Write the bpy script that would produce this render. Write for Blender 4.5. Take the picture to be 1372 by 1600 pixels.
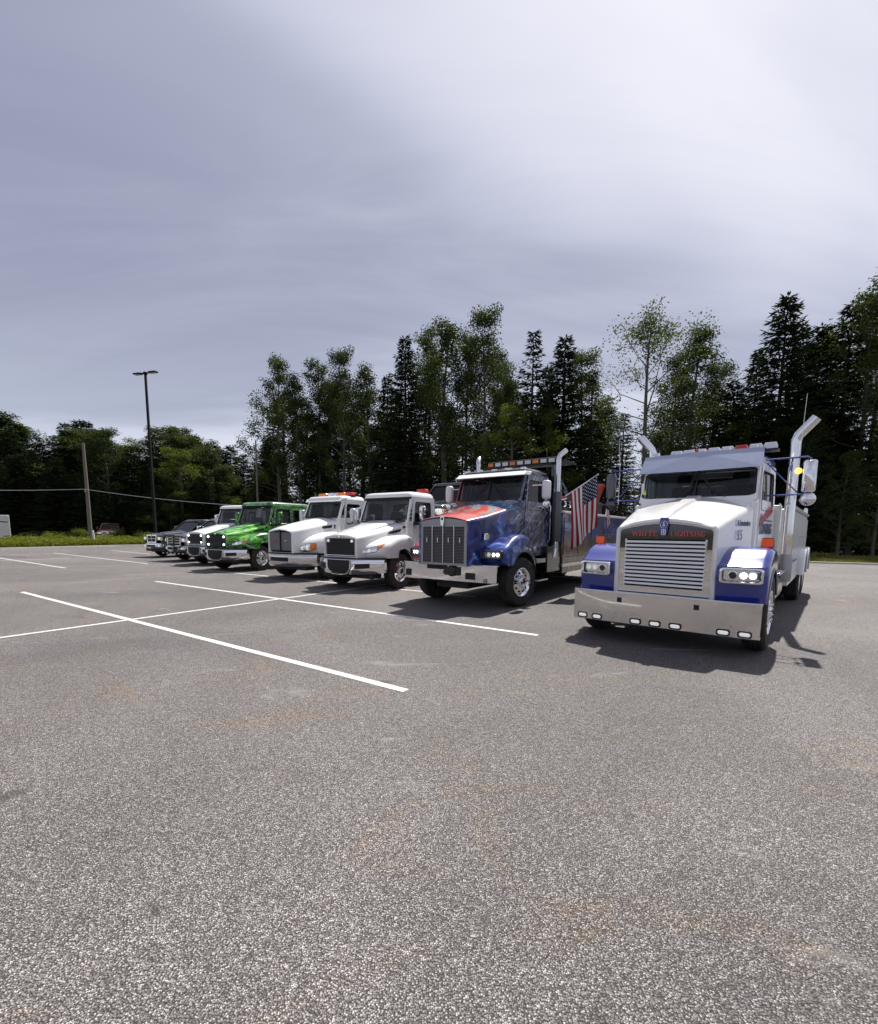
import bpy, bmesh, math, random
from mathutils import Vector, Matrix, noise

# ---------------------------------------------------------------- scene, camera, sky, sun
for o in list(bpy.data.objects):
    bpy.data.objects.remove(o, do_unlink=True)
scene = bpy.context.scene
COL = scene.collection
R = math.radians
scene.render.engine = 'CYCLES'
scene.render.resolution_x, scene.render.resolution_y = 878, 1024

CAM_H, F_PX, YC, YH, ROLL = 1.6, 720.0, 914.0, 829.0, R(0.4)
PITCH = math.atan((YC - YH) / F_PX)
cam_d = bpy.data.cameras.new('camera')
cam = bpy.data.objects.new('camera', cam_d)
COL.objects.link(cam)
cam_d.lens, cam_d.sensor_width, cam_d.sensor_fit = F_PX / 1600 * 36, 36, 'AUTO'
cam_d.shift_y = (YC - 800) / 1600
cam_d.clip_start, cam_d.clip_end = 0.05, 6000
cam.matrix_world = Matrix.Translation((0, 0, CAM_H)) @ Matrix.Rotation(math.pi / 2 - PITCH, 4, 'X') @ Matrix.Rotation(ROLL, 4, 'Z')
scene.camera = cam

SUN_AZ, SUN_EL = R(31), R(57)          # azimuth clockwise from +Y
sun_dir = Vector((math.sin(SUN_AZ) * math.cos(SUN_EL), math.cos(SUN_AZ) * math.cos(SUN_EL), math.sin(SUN_EL)))
sd = bpy.data.lights.new('sun', 'SUN')
sd.energy, sd.angle, sd.color = 5.0, R(0.9), (1.0, 0.955, 0.89)
sun = bpy.data.objects.new('sun', sd)
COL.objects.link(sun)
sun.rotation_euler = sun_dir.to_track_quat('Z', 'Y').to_euler()

vs = scene.view_settings
vs.view_transform, vs.look, vs.gamma, vs.exposure = 'Standard', 'None', 1.0, 0.0
vs.use_curve_mapping = False
vs.exposure = 0.55
cy_ = scene.cycles
cy_.max_bounces, cy_.diffuse_bounces, cy_.glossy_bounces, cy_.transmission_bounces, cy_.transparent_max_bounces = 6, 3, 3, 2, 8
cy_.caustics_reflective = cy_.caustics_refractive = False


class NT:
    """small node-tree writer"""
    def __init__(s, tree):
        s.t = tree; s.n = tree.nodes; s.l = tree.links
    def node(s, kind, **kw):
        n = s.n.new(kind)
        for k, v in kw.items():
            setattr(n, k, v)
        return n
    def set(s, sock, v):
        if v is None:
            return
        if isinstance(v, bpy.types.NodeSocket):
            s.l.new(v, sock)
        else:
            if isinstance(v, (tuple, list)) and len(v) == 3 and sock.type == 'RGBA':
                v = (*v, 1)
            sock.default_value = v
    def math(s, op, a, b=None, c=None, clamp=False):
        n = s.node('ShaderNodeMath', operation=op, use_clamp=clamp)
        for i, v in enumerate((a, b, c)):
            if v is not None:
                s.set(n.inputs[i], v)
        return n.outputs[0]
    def vmath(s, op, a, b=None):
        n = s.node('ShaderNodeVectorMath', operation=op)
        s.set(n.inputs[0], a)
        if b is not None:
            s.set(n.inputs[1], b)
        return n.outputs['Value'] if op in ('DOT_PRODUCT', 'LENGTH', 'DISTANCE') else n.outputs[0]
    def mix(s, fac, a, b, blend='MIX'):
        n = s.node('ShaderNodeMix', data_type='RGBA', blend_type=blend)
        s.set(n.inputs[0], fac); s.set(n.inputs[6], a); s.set(n.inputs[7], b)
        return n.outputs[2]
    dims = '3D'
    def noise(s, vec, scale, detail=3, rough=0.55, dist=0.0):
        n = s.node('ShaderNodeTexNoise', noise_dimensions=s.dims)
        s.set(n.inputs['Vector'], vec)
        n.inputs['Scale'].default_value = scale
        n.inputs['Detail'].default_value = detail
        n.inputs['Roughness'].default_value = rough
        n.inputs['Distortion'].default_value = dist
        return n.outputs[0]
    def smooth(s, v, a, b, lo=0.0, hi=1.0):
        n = s.node('ShaderNodeMapRange', interpolation_type='SMOOTHSTEP')
        s.set(n.inputs[0], v)
        for i, q in enumerate((a, b, lo, hi)):
            n.inputs[i + 1].default_value = q
        return n.outputs[0]
    def ramp(s, v, stops, interp='LINEAR'):
        n = s.node('ShaderNodeValToRGB')
        n.color_ramp.interpolation = interp
        els = n.color_ramp.elements
        while len(els) < len(stops):
            els.new(0.5)
        for e, (p, c) in zip(els, stops):
            e.position = p
            e.color = (*c, 1) if len(c) == 3 else c
        s.set(n.inputs[0], v)
        return n.outputs[0]
    def mapping(s, vec, loc=(0, 0, 0), rot=(0, 0, 0), scale=(1, 1, 1), vt='POINT'):
        n = s.node('ShaderNodeMapping', vector_type=vt)
        s.set(n.inputs[0], vec)
        n.inputs[1].default_value = loc; n.inputs[2].default_value = rot; n.inputs[3].default_value = scale
        return n.outputs[0]


SKY_LOC, SKY_ROT = (1.8, 5.4, 0), -14
# overcast summer sky: thin broken cloud sheet over the clear sky, brighter round the veiled sun
world = bpy.data.worlds.new('World')
scene.world = world
world.use_nodes = True
W = NT(world.node_tree)
W.dims = '2D'
W.n.clear()
sky = W.node('ShaderNodeTexSky', sky_type='NISHITA', sun_disc=False)
sky.sun_elevation, sky.sun_rotation = SUN_EL, SUN_AZ
sky.air_density, sky.dust_density, sky.ozone_density = 1.0, 1.5, 1.0
tc = W.node('ShaderNodeTexCoord')
dirv = W.vmath('NORMALIZE', tc.outputs['Generated'])
sep = W.node('ShaderNodeSeparateXYZ'); W.set(sep.inputs[0], dirv)
zc = W.math('MAXIMUM', sep.outputs[2], 0.0)
# project the direction on a flat cloud deck so clouds shrink towards the horizon
den = W.math('ADD', zc, 0.24)
cx = W.math('DIVIDE', sep.outputs[0], den); cy = W.math('DIVIDE', sep.outputs[1], den)
cmb = W.node('ShaderNodeCombineXYZ'); W.set(cmb.inputs[0], cx); W.set(cmb.inputs[1], cy)
deck = W.mapping(cmb.outputs[0], loc=SKY_LOC, rot=(0, 0, R(SKY_ROT)), scale=(0.36, 0.80, 1))
n1 = W.noise(deck, 1.0, 4, 0.52, 0.5)
n2 = W.noise(W.mapping(deck, loc=(9, 4, 2), scale=(0.9, 1.7, 1)), 2.0, 5, 0.60, 0.6)
edge = W.smooth(n1, 0.36, 0.64)                          # soft-edged cloud lobes
cl = W.math('ADD', W.math('MULTIPLY', edge, 0.52), W.math('MULTIPLY', n2, 0.48))
glow = W.math('MAXIMUM', W.vmath('DOT_PRODUCT', dirv, tuple(sun_dir)), 0.0)
g1 = W.math('POWER', glow, 5.0)
clg = W.math('ADD', W.math('MULTIPLY_ADD', cl, 0.78, -0.08), W.math('MULTIPLY', g1, 0.36))
cloud = W.ramp(clg, [(0.06, (1.95, 2.10, 2.85)), (0.22, (2.55, 2.70, 3.48)), (0.38, (3.45, 3.58, 4.40)), (0.60, (4.6, 4.68, 5.4)), (0.85, (5.8, 5.8, 6.3))])
# paler haze low down
lowf = W.smooth(zc, 0.0, 0.42, 1.0, 0.0)
cloud = W.mix(W.math('MULTIPLY', lowf, 0.55), cloud, (4.6, 4.95, 5.7))
skyc = W.mix(0.94, sky.outputs[0], cloud)
bg = W.node('ShaderNodeBackground'); bg.inputs[1].default_value = 0.107
W.set(bg.inputs[0], skyc)
out = W.node('ShaderNodeOutputWorld'); W.l.new(bg.outputs[0], out.inputs[0])


# ---------------------------------------------------------------- pixel <-> place helpers (for laying out only)
def px_at(px, Y):
    """world x of the photo column px at distance Y"""
    return (px - 686) / F_PX * Y * 0.995


# ---------------------------------------------------------------- materials
MATS = {}


def principled(name, col=(0.5, 0.5, 0.5), rough=0.5, metal=0.0, coat=0.0, emit=None, estr=0.0, spec=0.5, dirt=0.0, bump=0.0, bscale=40.0, ior=1.5):
    if name in MATS:
        return MATS[name]
    m = bpy.data.materials.new(name); m.use_nodes = True
    T = NT(m.node_tree)
    b = T.n['Principled BSDF']
    b.inputs['Roughness'].default_value = rough
    b.inputs['Metallic'].default_value = metal
    b.inputs['Coat Weight'].default_value = coat
    b.inputs['Coat Roughness'].default_value = 0.04
    b.inputs['Specular IOR Level'].default_value = spec
    b.inputs['IOR'].default_value = ior
    tcn = T.node('ShaderNodeTexCoord')
    ob = tcn.outputs['Object']
    v = T.noise(ob, 2.3, 4, 0.6)
    c0 = tuple(x * (1 - 0.10) for x in col); c1 = tuple(min(1, x * 1.06) for x in col)
    c = T.mix(v, c0, c1)
    if dirt > 0:
        d = T.noise(ob, 5.0, 5, 0.7, 0.6)
        zz = T.node('ShaderNodeSeparateXYZ'); T.set(zz.inputs[0], ob)
        low = T.smooth(zz.outputs[2], 0.3, 1.6, 1.0, 0.25)
        f = T.math('MULTIPLY', T.math('MULTIPLY', T.smooth(d, 0.42, 0.75), low), dirt, clamp=True)
        c = T.mix(f, c, (0.16, 0.13, 0.10))
        T.set(b.inputs['Roughness'], T.math('ADD', T.math('MULTIPLY', f, 0.4), rough))
    else:
        r = T.math('MULTIPLY_ADD', T.noise(ob, 9.0, 3), 0.12, rough - 0.06, clamp=True)
        T.set(b.inputs['Roughness'], r)
    T.set(b.inputs['Base Color'], c)
    if emit:
        b.inputs['Emission Color'].default_value = (*emit, 1)
        b.inputs['Emission Strength'].default_value = estr
    if bump > 0:
        bn = T.node('ShaderNodeBump'); bn.inputs['Strength'].default_value = bump; bn.inputs['Distance'].default_value = 0.01
        T.set(bn.inputs['Height'], T.noise(ob, bscale, 3)); T.set(b.inputs['Normal'], bn.outputs[0])
    MATS[name] = m
    return m


def glass_mat(name, tint, rough=0.02):
    m = bpy.data.materials.new(name); m.use_nodes = True
    T = NT(m.node_tree); T.n.clear()
    ge = T.node('ShaderNodeNewGeometry')
    cs = T.math('ABSOLUTE', T.vmath('DOT_PRODUCT', ge.outputs['Incoming'], ge.outputs['Normal']))
    sch = T.math('MULTIPLY_ADD', T.math('POWER', T.math('SUBTRACT', 1.0, cs, clamp=True), 5.0), 0.93, 0.045)
    tr = T.node('ShaderNodeBsdfTransparent'); tr.inputs[0].default_value = (*tint, 1)
    gl = T.node('ShaderNodeBsdfGlossy'); gl.inputs['Roughness'].default_value = rough
    mx = T.node('ShaderNodeMixShader'); o = T.node('ShaderNodeOutputMaterial')
    T.set(mx.inputs[0], sch)
    T.l.new(tr.outputs[0], mx.inputs[1]); T.l.new(gl.outputs[0], mx.inputs[2]); T.l.new(mx.outputs[0], o.inputs[0])
    MATS[name] = m
    return m


# ---------------------------------------------------------------- mesh helpers
def V(*a):
    return Vector(a)


class MB:
    def __init__(s):
        s.v = []; s.f = []
    def add(s, vs, fs):
        k = len(s.v)
        s.v += [tuple(p) for p in vs]
        s.f += [tuple(i + k for i in f) for f in fs]
        return s
    def box(s, x0, x1, y0, y1, z0, z1):
        vs = [(x, y, z) for z in (z0, z1) for y in (y0, y1) for x in (x0, x1)]
        return s.add(vs, [(0, 2, 3, 1), (4, 5, 7, 6), (0, 1, 5, 4), (2, 6, 7, 3), (0, 4, 6, 2), (1, 3, 7, 5)])
    def obox(s, c, size, M=None):
        M = M or Matrix.Identity(3)
        c = Vector(c)
        vs = [c + M @ Vector((x * size[0] / 2, y * size[1] / 2, z * size[2] / 2)) for z in (-1, 1) for y in (-1, 1) for x in (-1, 1)]
        return s.add(vs, [(0, 2, 3, 1), (4, 5, 7, 6), (0, 1, 5, 4), (2, 6, 7, 3), (0, 4, 6, 2), (1, 3, 7, 5)])
    def loft(s, rings, cap0=True, cap1=True, closed=True):
        n = len(rings[0]); k = len(s.v)
        for r in rings:
            s.v += [tuple(p) for p in r]
        for i in range(len(rings) - 1):
            for j in range(n if closed else n - 1):
                a = k + i * n + j; b = k + i * n + (j + 1) % n
                s.f.append((a, b, b + n, a + n))
        if cap0:
            s.f.append(tuple(k + j for j in reversed(range(n))))
        if cap1:
            s.f.append(tuple(k + (len(rings) - 1) * n + j for j in range(n)))
        return s
    def tube(s, path, r, n=10, cap=True):
        path = [Vector(p) for p in path]
        rs = r if isinstance(r, (list, tuple)) else [r] * len(path)
        rings = []
        up = None
        for i, p in enumerate(path):
            t = (path[min(i + 1, len(path) - 1)] - path[max(i - 1, 0)]).normalized()
            if up is None:
                up = t.orthogonal().normalized()
            else:
                up = (up - t * up.dot(t))
                up = up.normalized() if up.length > 1e-6 else t.orthogonal().normalized()
            w = t.cross(up)
            rings.append([p + (up * math.cos(a) + w * math.sin(a)) * rs[i] for a in [2 * math.pi * j / n for j in range(n)]])
        return s.loft(rings, cap, cap)
    def lathe(s, prof, org, axis, n=32, cap=False):
        """prof: (radius, height along axis)"""
        org = Vector(org); ax = Vector(axis).normalized(); u = ax.orthogonal().normalized(); w = ax.cross(u)
        rings = [[org + ax * h + (u * math.cos(2 * math.pi * j / n) + w * math.sin(2 * math.pi * j / n)) * max(r, 1e-4) for j in range(n)] for r, h in prof]
        return s.loft(rings, cap, cap)
    def prism(s, pts, off):
        off = Vector(off); n = len(pts)
        a = [Vector(p) for p in pts]; b = [p + off for p in a]
        k = len(s.v)
        s.v += [tuple(p) for p in a + b]
        s.f.append(tuple(k + i for i in reversed(range(n)))); s.f.append(tuple(k + n + i for i in range(n)))
        for i in range(n):
            j = (i + 1) % n
            s.f.append((k + i, k + j, k + n + j, k + n + i))
        return s
    def mirror(s):
        m = MB(); m.v = [(-x, y, z) for x, y, z in s.v]; m.f = [tuple(reversed(f)) for f in s.f]
        return m
    def sided(s, side):
        return s if side > 0 else s.mirror()
    def mesh(s, name, mat, smooth=35, fix=True):
        me = bpy.data.meshes.new(name)
        me.from_pydata(s.v, [], s.f)
        if fix:
            bm = bmesh.new(); bm.from_mesh(me)
            bmesh.ops.recalc_face_normals(bm, faces=bm.faces)
            bm.to_mesh(me); bm.free()
        if smooth:
            me.shade_smooth()
            me.set_sharp_from_angle(angle=R(smooth))
        if isinstance(mat, str):
            mat = MATS[mat]
        if mat:
            me.materials.append(mat)
        return me
    def build(s, name, mat, parent=None, bev=0.0, seg=2, smooth=35, fix=True, label=None, kind=None):
        me = s.mesh(name, mat, smooth, fix)
        return put(name, me, parent, bev, seg, label, kind)


def put(name, me, parent=None, bev=0.0, seg=2, label=None, kind=None, loc=None, rot=None):
    o = bpy.data.objects.new(name, me)
    COL.objects.link(o)
    if parent:
        o.parent = parent
    if loc:
        o.location = loc
    if rot:
        o.rotation_euler = rot
    if bev:
        b = o.modifiers.new('bevel', 'BEVEL'); b.width = bev; b.segments = seg; b.limit_method = 'ANGLE'; b.angle_limit = R(40)
        b.harden_normals = True
    if label:
        o['label'] = label
    if kind:
        o['kind'] = kind
    return o


def tag(o, label=None, cat=None, group=None, kind=None):
    for k, v in (('label', label), ('category', cat), ('group', group), ('kind', kind)):
        if v:
            o[k] = v
    return o


def empty(name, loc=(0, 0, 0), rz=0.0):
    o = bpy.data.objects.new(name, None)
    o.empty_display_size = 0.3
    COL.objects.link(o)
    o.location = loc; o.rotation_euler = (0, 0, rz)
    return o


def copy_tree(o, parent=None):
    c = o.copy(); COL.objects.link(c)
    if parent:
        c.parent = parent
    for ch in list(o.children):
        copy_tree(ch, c)
    return c


def rrect(u0, u1, v0, v1, r, n=4):
    """rounded rectangle, counter-clockwise list of (u,v)"""
    r = min(r, (u1 - u0) / 2 - 1e-4, (v1 - v0) / 2 - 1e-4)
    pts = []
    for cu, cv, a0 in ((u1 - r, v0 + r, -90), (u1 - r, v1 - r, 0), (u0 + r, v1 - r, 90), (u0 + r, v0 + r, 180)):
        for i in range(n + 1):
            a = R(a0 + 90 * i / n)
            pts.append((cu + r * math.cos(a), cv + r * math.sin(a)))
    return pts


def bil(q, u, v):
    bl, br, tr, tl = [Vector(p) for p in q]
    return (bl * (1 - u) + br * u) * (1 - v) + (tl * (1 - u) + tr * u) * v

# ================================================================ SETTING: ground, asphalt, markings, verges
def asphalt_mat():
    m = bpy.data.materials.new('asphalt'); m.use_nodes = True
    T = NT(m.node_tree); b = T.n['Principled BSDF']; T.dims = '2D'
    P = T.node('ShaderNodeNewGeometry').outputs['Position']
    # aggregate stones of two sizes, each stone its own tone
    def stones(scale):
        v = T.node('ShaderNodeTexVoronoi', feature='F1', voronoi_dimensions='2D'); T.set(v.inputs['Vector'], P)
        v.inputs['Scale'].default_value = scale
        s = T.node('ShaderNodeSeparateColor'); T.set(s.inputs[0], v.outputs['Color'])
        return s.outputs[0], s.outputs[1], v.outputs['Distance']
    a, a2, ad = stones(145); c, c2, cd = stones(70)
    tone = T.ramp(a, [(0.0, (0.040, 0.034, 0.032)), (0.30, (0.085, 0.076, 0.073)), (0.62, (0.19, 0.175, 0.170)), (0.86, (0.33, 0.312, 0.305)), (0.97, (0.60, 0.585, 0.57))])
    big = T.ramp(c, [(0.0, (0.045, 0.040, 0.038)), (0.5, (0.16, 0.147, 0.143)), (0.90, (0.29, 0.272, 0.266)), (0.985, (0.33, 0.31, 0.30)), (1.0, (0.75, 0.78, 0.76))])
    col = T.mix(0.34, tone, big)
    col = T.mix(1.0, col, (1.0, 1.0, 1.01), 'MULTIPLY')
    gap = T.smooth(ad, 0.28, 0.60)                       # bitumen between the stones
    col = T.mix(T.math('MULTIPLY', gap, 0.92), col, (0.020, 0.017, 0.016))
    w = T.noise(P, 0.23, 4, 0.6, 0.4)                    # broad wear
    col = T.mix(1.0, col, T.ramp(w, [(0.28, (0.74, 0.735, 0.74)), (0.5, (1.0, 0.985, 0.975)), (0.72, (1.24, 1.215, 1.195))]), 'MULTIPLY')
    sc = T.noise(T.mapping(P, rot=(0, 0, R(30)), scale=(1, 2.1, 1)), 0.75, 4, 0.65, 0.3)   # chalky scuffs
    col = T.mix(T.math('MULTIPLY', T.smooth(sc, 0.64, 0.82), 0.38), col, (0.37, 0.36, 0.35))
    rs = T.noise(T.mapping(P, loc=(4.3, 7.7, 0), rot=(0, 0, R(-38)), scale=(1, 1.9, 1)), 0.66, 4, 0.65, 0.9)   # rusty stains
    rf = T.smooth(rs, 0.54, 0.74)
    col = T.mix(T.math('MULTIPLY', rf, 0.52), col, T.mix(1.0, col, (1.18, 0.95, 0.70), 'MULTIPLY'))
    ol = T.noise(T.mapping(P, loc=(11, 3, 0)), 1.5, 4, 0.7, 0.4)                    # oil drips
    col = T.mix(T.math('MULTIPLY', T.smooth(ol, 0.70, 0.76), 0.6), col, (0.035, 0.03, 0.028))
    d = None                                             # curved tyre marks
    for (ox, oy, r, wd, st) in ((30.0, 44.0, 28.2, 0.24, 0.60), (30.0, 44.0, 27.0, 0.22, 0.55), (33.0, 52.0, 31.6, 0.5, 0.42),
                                (-26, 40, 27.5, 0.20, 0.34), (-26, 40, 29.3, 0.20, 0.32), (-34, 60, 44.0, 0.25, 0.32), (-34, 60, 45.9, 0.25, 0.30)):
        dist = T.math('ABSOLUTE', T.math('SUBTRACT', T.vmath('DISTANCE', P, (ox, oy, 0.0)), r))
        k = T.smooth(dist, wd * .4, wd, st, 0.0)
        d = k if d is None else T.math('MAXIMUM', d, k)
    d = T.math('MULTIPLY', d, T.smooth(w, 0.30, 0.58))
    col = T.mix(d, col, (0.050, 0.045, 0.045))
    T.set(b.inputs['Base Color'], col)
    b.inputs['Roughness'].default_value = 0.78
    b.inputs['Specular IOR Level'].default_value = 0.45
    h = T.math('SUBTRACT', T.math('MULTIPLY', a2, 0.4), ad)
    bn = T.node('ShaderNodeBump'); bn.inputs['Strength'].default_value = 0.6; bn.inputs['Distance'].default_value = 0.006
    T.set(bn.inputs['Height'], h); T.set(b.inputs['Normal'], bn.outputs[0])
    return m


def earth_mat():
    m = bpy.data.materials.new('verge_earth'); m.use_nodes = True
    T = NT(m.node_tree); b = T.n['Principled BSDF']
    P = T.node('ShaderNodeNewGeometry').outputs['Position']
    n = T.noise(P, 0.6, 5, 0.65); n2 = T.noise(P, 14, 3, 0.7)
    col = T.ramp(n, [(0.3, (0.045, 0.050, 0.016)), (0.5, (0.085, 0.085, 0.026)), (0.7, (0.13, 0.11, 0.05))])
    col = T.mix(T.math('MULTIPLY', n2, 0.6), col, (0.03, 0.03, 0.014))
    T.set(b.inputs['Base Color'], col); b.inputs['Roughness'].default_value = 0.95
    return m


def paint_mat():
    m = bpy.data.materials.new('line_paint'); m.use_nodes = True
    T = NT(m.node_tree); b = T.n['Principled BSDF']
    P = T.node('ShaderNodeNewGeometry').outputs['Position']
    v = T.node('ShaderNodeTexVoronoi'); T.set(v.inputs['Vector'], P); v.inputs['Scale'].default_value = 110
    wear = T.smooth(T.noise(P, 16, 5, 0.78), 0.52, 0.66)
    chips = T.smooth(v.outputs['Distance'], 0.42, 0.62)
    f = T.math('MAXIMUM', T.math('MULTIPLY', wear, 0.9), T.math('MULTIPLY', chips, 0.55))
    col = T.mix(f, (0.74, 0.73, 0.71), (0.17, 0.16, 0.155))
    T.set(b.inputs['Base Color'], col); b.inputs['Roughness'].default_value = 0.7
    bn = T.node('ShaderNodeBump'); bn.inputs['Strength'].default_value = 0.4; bn.inputs['Distance'].default_value = 0.004
    T.set(bn.inputs['Height'], v.outputs['Distance']); bn.invert = True
    T.set(b.inputs['Normal'], bn.outputs[0])
    return m


MATS['asphalt'] = asphalt_mat(); MATS['verge_earth'] = earth_mat(); MATS['line_paint'] = paint_mat()
principled('concrete', (0.42, 0.40, 0.37), 0.85, bump=0.4, bscale=60)


def sheet(name, pts, z, mat):
    return MB().add([(x, y, z) for x, y in pts], [tuple(range(len(pts)))]).build(name, mat, smooth=0, kind='structure')


def ring_pts(r, n=48):
    return [(r * math.cos(2 * math.pi * i / n), r * math.sin(2 * math.pi * i / n)) for i in range(n)]


sheet('ground', ring_pts(2500), -0.004, 'verge_earth')
BACK = [(64, 3.5), (22.5, 23.4), (12, 28.3), (0, 33.6), (-12, 38.6), (-27, 45.5), (-29.2, 42.5), (-31.6, 37), (-34.5, 31), (-44, 14), (-52, -8)]
LOT = BACK + [(-50, -45), (0, -60), (60, -45)]
sheet('parking_lot', list(reversed(LOT)), 0.0, 'asphalt')
# low pale concrete kerb along the far edges
kb = MB()
for a, b in zip(BACK[1:-1], BACK[2:]):
    A = V(a[0], a[1], 0); B = V(b[0], b[1], 0); d = (B - A).normalized(); nrm = V(-d.y, d.x, 0)
    if nrm.dot(V(0, 10, 0) - A) > 0:
        nrm = -nrm
    kb.prism([A + V(0, 0, -0.05), A + nrm * 0.22 + V(0, 0, -0.05), A + nrm * 0.22 + V(0, 0, 0.09), A + nrm * 0.03 + V(0, 0, 0.09)], (B - A) * 0.999)
kb.build('kerb', 'concrete', bev=0.015, smooth=30, kind='structure')


def gpt(px, py):
    """ground point under a photo pixel"""
    x = (px - 686) / F_PX; y = -(py - YC) / F_PX
    c, s = math.cos(ROLL), math.sin(ROLL); x, y = c * x - s * y, s * x + c * y
    dx, dy, dz = x, math.cos(PITCH) + y * math.sin(PITCH), -math.sin(PITCH) + y * math.cos(PITCH)
    t = -CAM_H / dz
    return Vector((dx * t, dy * t, 0))


def painted_line(p, q, w=0.10, z=0.004):
    d = (q - p).normalized(); n = V(-d.y, d.x, 0) * w / 2
    k = max(2, int((q - p).length / 0.35)); rng = random.Random(int(p.x * 100) + 7)
    l, r = [], []
    for i in range(k + 1):
        c = p.lerp(q, i / k); e = rng.uniform(-.004, .004)
        l.append((c.x + n.x + e, c.y + n.y, z)); r.append((c.x - n.x + e, c.y - n.y, z))
    m = MB(); m.add(l + r, [(i, i + 1, k + 1 + i + 1, k + 1 + i) for i in range(k)])
    return m.build('parking_line', 'line_paint', smooth=0, fix=True, kind='structure')


# two stall lines and the spine between them, measured on the ground; the rest follows the same grid
U = V(-0.826, 0.564, 0); Wd = V(0.564, 0.826, 0)
painted_line(gpt(34.2, 925.1), gpt(634, 1079.6))
painted_line(gpt(243, 908.4), gpt(840.6, 992.8))
spine = gpt(205, 968.6)
painted_line(spine - Wd * 14, spine + Wd * 14, z=0.008)
for p, q in (((-60, 863), (102, 887.6)), ((83.8, 864.1), (231, 880.9)), ((174, 860), (234.7, 866)), ((-40, 877.6), (110.6, 872.2))):
    painted_line(gpt(*p), gpt(*q))
s0 = gpt(340, 922.2)
for k in (1, 2, 3):
    c = s0 + Wd * 3.05 * k
    painted_line(c - U * 6.05, c + U * 6.05)

# ================================================================ TREES AND VERGE PLANTS
def leaf_mat(name, c0, c1, trans=0.30, nscale=0.55):
    m = bpy.data.materials.new(name); m.use_nodes = True
    T = NT(m.node_tree); T.n.clear()
    P = T.node('ShaderNodeNewGeometry').outputs['Position']
    oi = T.node('ShaderNodeObjectInfo')
    f = T.math('ADD', T.math('MULTIPLY', T.noise(P, nscale, 3, 0.6), 0.8), T.math('MULTIPLY', T.noise(P, 7.0, 1), 0.35))
    f = T.math('ADD', f, T.math('MULTIPLY', T.math('SUBTRACT', oi.outputs['Random'], 0.5), 0.35))
    col = T.mix(T.smooth(f, 0.30, 0.85), c0, c1)
    di = T.node('ShaderNodeBsdfPrincipled'); di.inputs['Roughness'].default_value = 0.75; di.inputs['Specular IOR Level'].default_value = 0.12
    T.set(di.inputs['Base Color'], col)
    tr = T.node('ShaderNodeBsdfTranslucent'); T.set(tr.inputs[0], T.mix(1.0, col, (1.25, 1.35, 0.6), 'MULTIPLY'))
    mx = T.node('ShaderNodeMixShader'); mx.inputs[0].default_value = trans
    o = T.node('ShaderNodeOutputMaterial')
    T.l.new(di.outputs[0], mx.inputs[1]); T.l.new(tr.outputs[0], mx.inputs[2]); T.l.new(mx.outputs[0], o.inputs[0])
    MATS[name] = m
    return m


leaf_mat('aspen_leaf', (0.024, 0.038, 0.012), (0.066, 0.086, 0.026), 0.28)
leaf_mat('pale_leaf', (0.05, 0.068, 0.028), (0.105, 0.13, 0.055), 0.30)
leaf_mat('lime_leaf', (0.060, 0.085, 0.016), (0.115, 0.14, 0.03), 0.35)
leaf_mat('spruce_needle', (0.013, 0.023, 0.011), (0.036, 0.052, 0.021), 0.14)
leaf_mat('weed_leaf', (0.15, 0.17, 0.025), (0.29, 0.28, 0.06), 0.30, 1.3)
leaf_mat('grass_blade', (0.10, 0.11, 0.022), (0.21, 0.185, 0.06), 0.25, 0.8)
principled('grey_bark', (0.10, 0.092, 0.08), 0.95, bump=0.9, bscale=25)
principled('pale_bark', (0.19, 0.18, 0.16), 0.95, bump=0.8, bscale=25)
principled('spruce_bark', (0.045, 0.037, 0.031), 0.95, bump=0.9, bscale=25)


def leaf(m, p, d, n, L, w):
    """a leaf: four-cornered blade from p along d"""
    s = d.cross(n)
    if s.length < 1e-4:
        s = d.orthogonal()
    s = s.normalized() * w / 2
    k = len(m.v)
    mid = p + d * (L * 0.5)
    m.v += [tuple(p), tuple(mid + s), tuple(p + d * L), tuple(mid - s)]
    m.f.append((k, k + 1, k + 2, k + 3))


def rdir(r):
    z = r.uniform(-1, 1); a = r.uniform(0, 2 * math.pi); q = math.sqrt(1 - z * z)
    return Vector((q * math.cos(a), q * math.sin(a), z))


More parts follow.
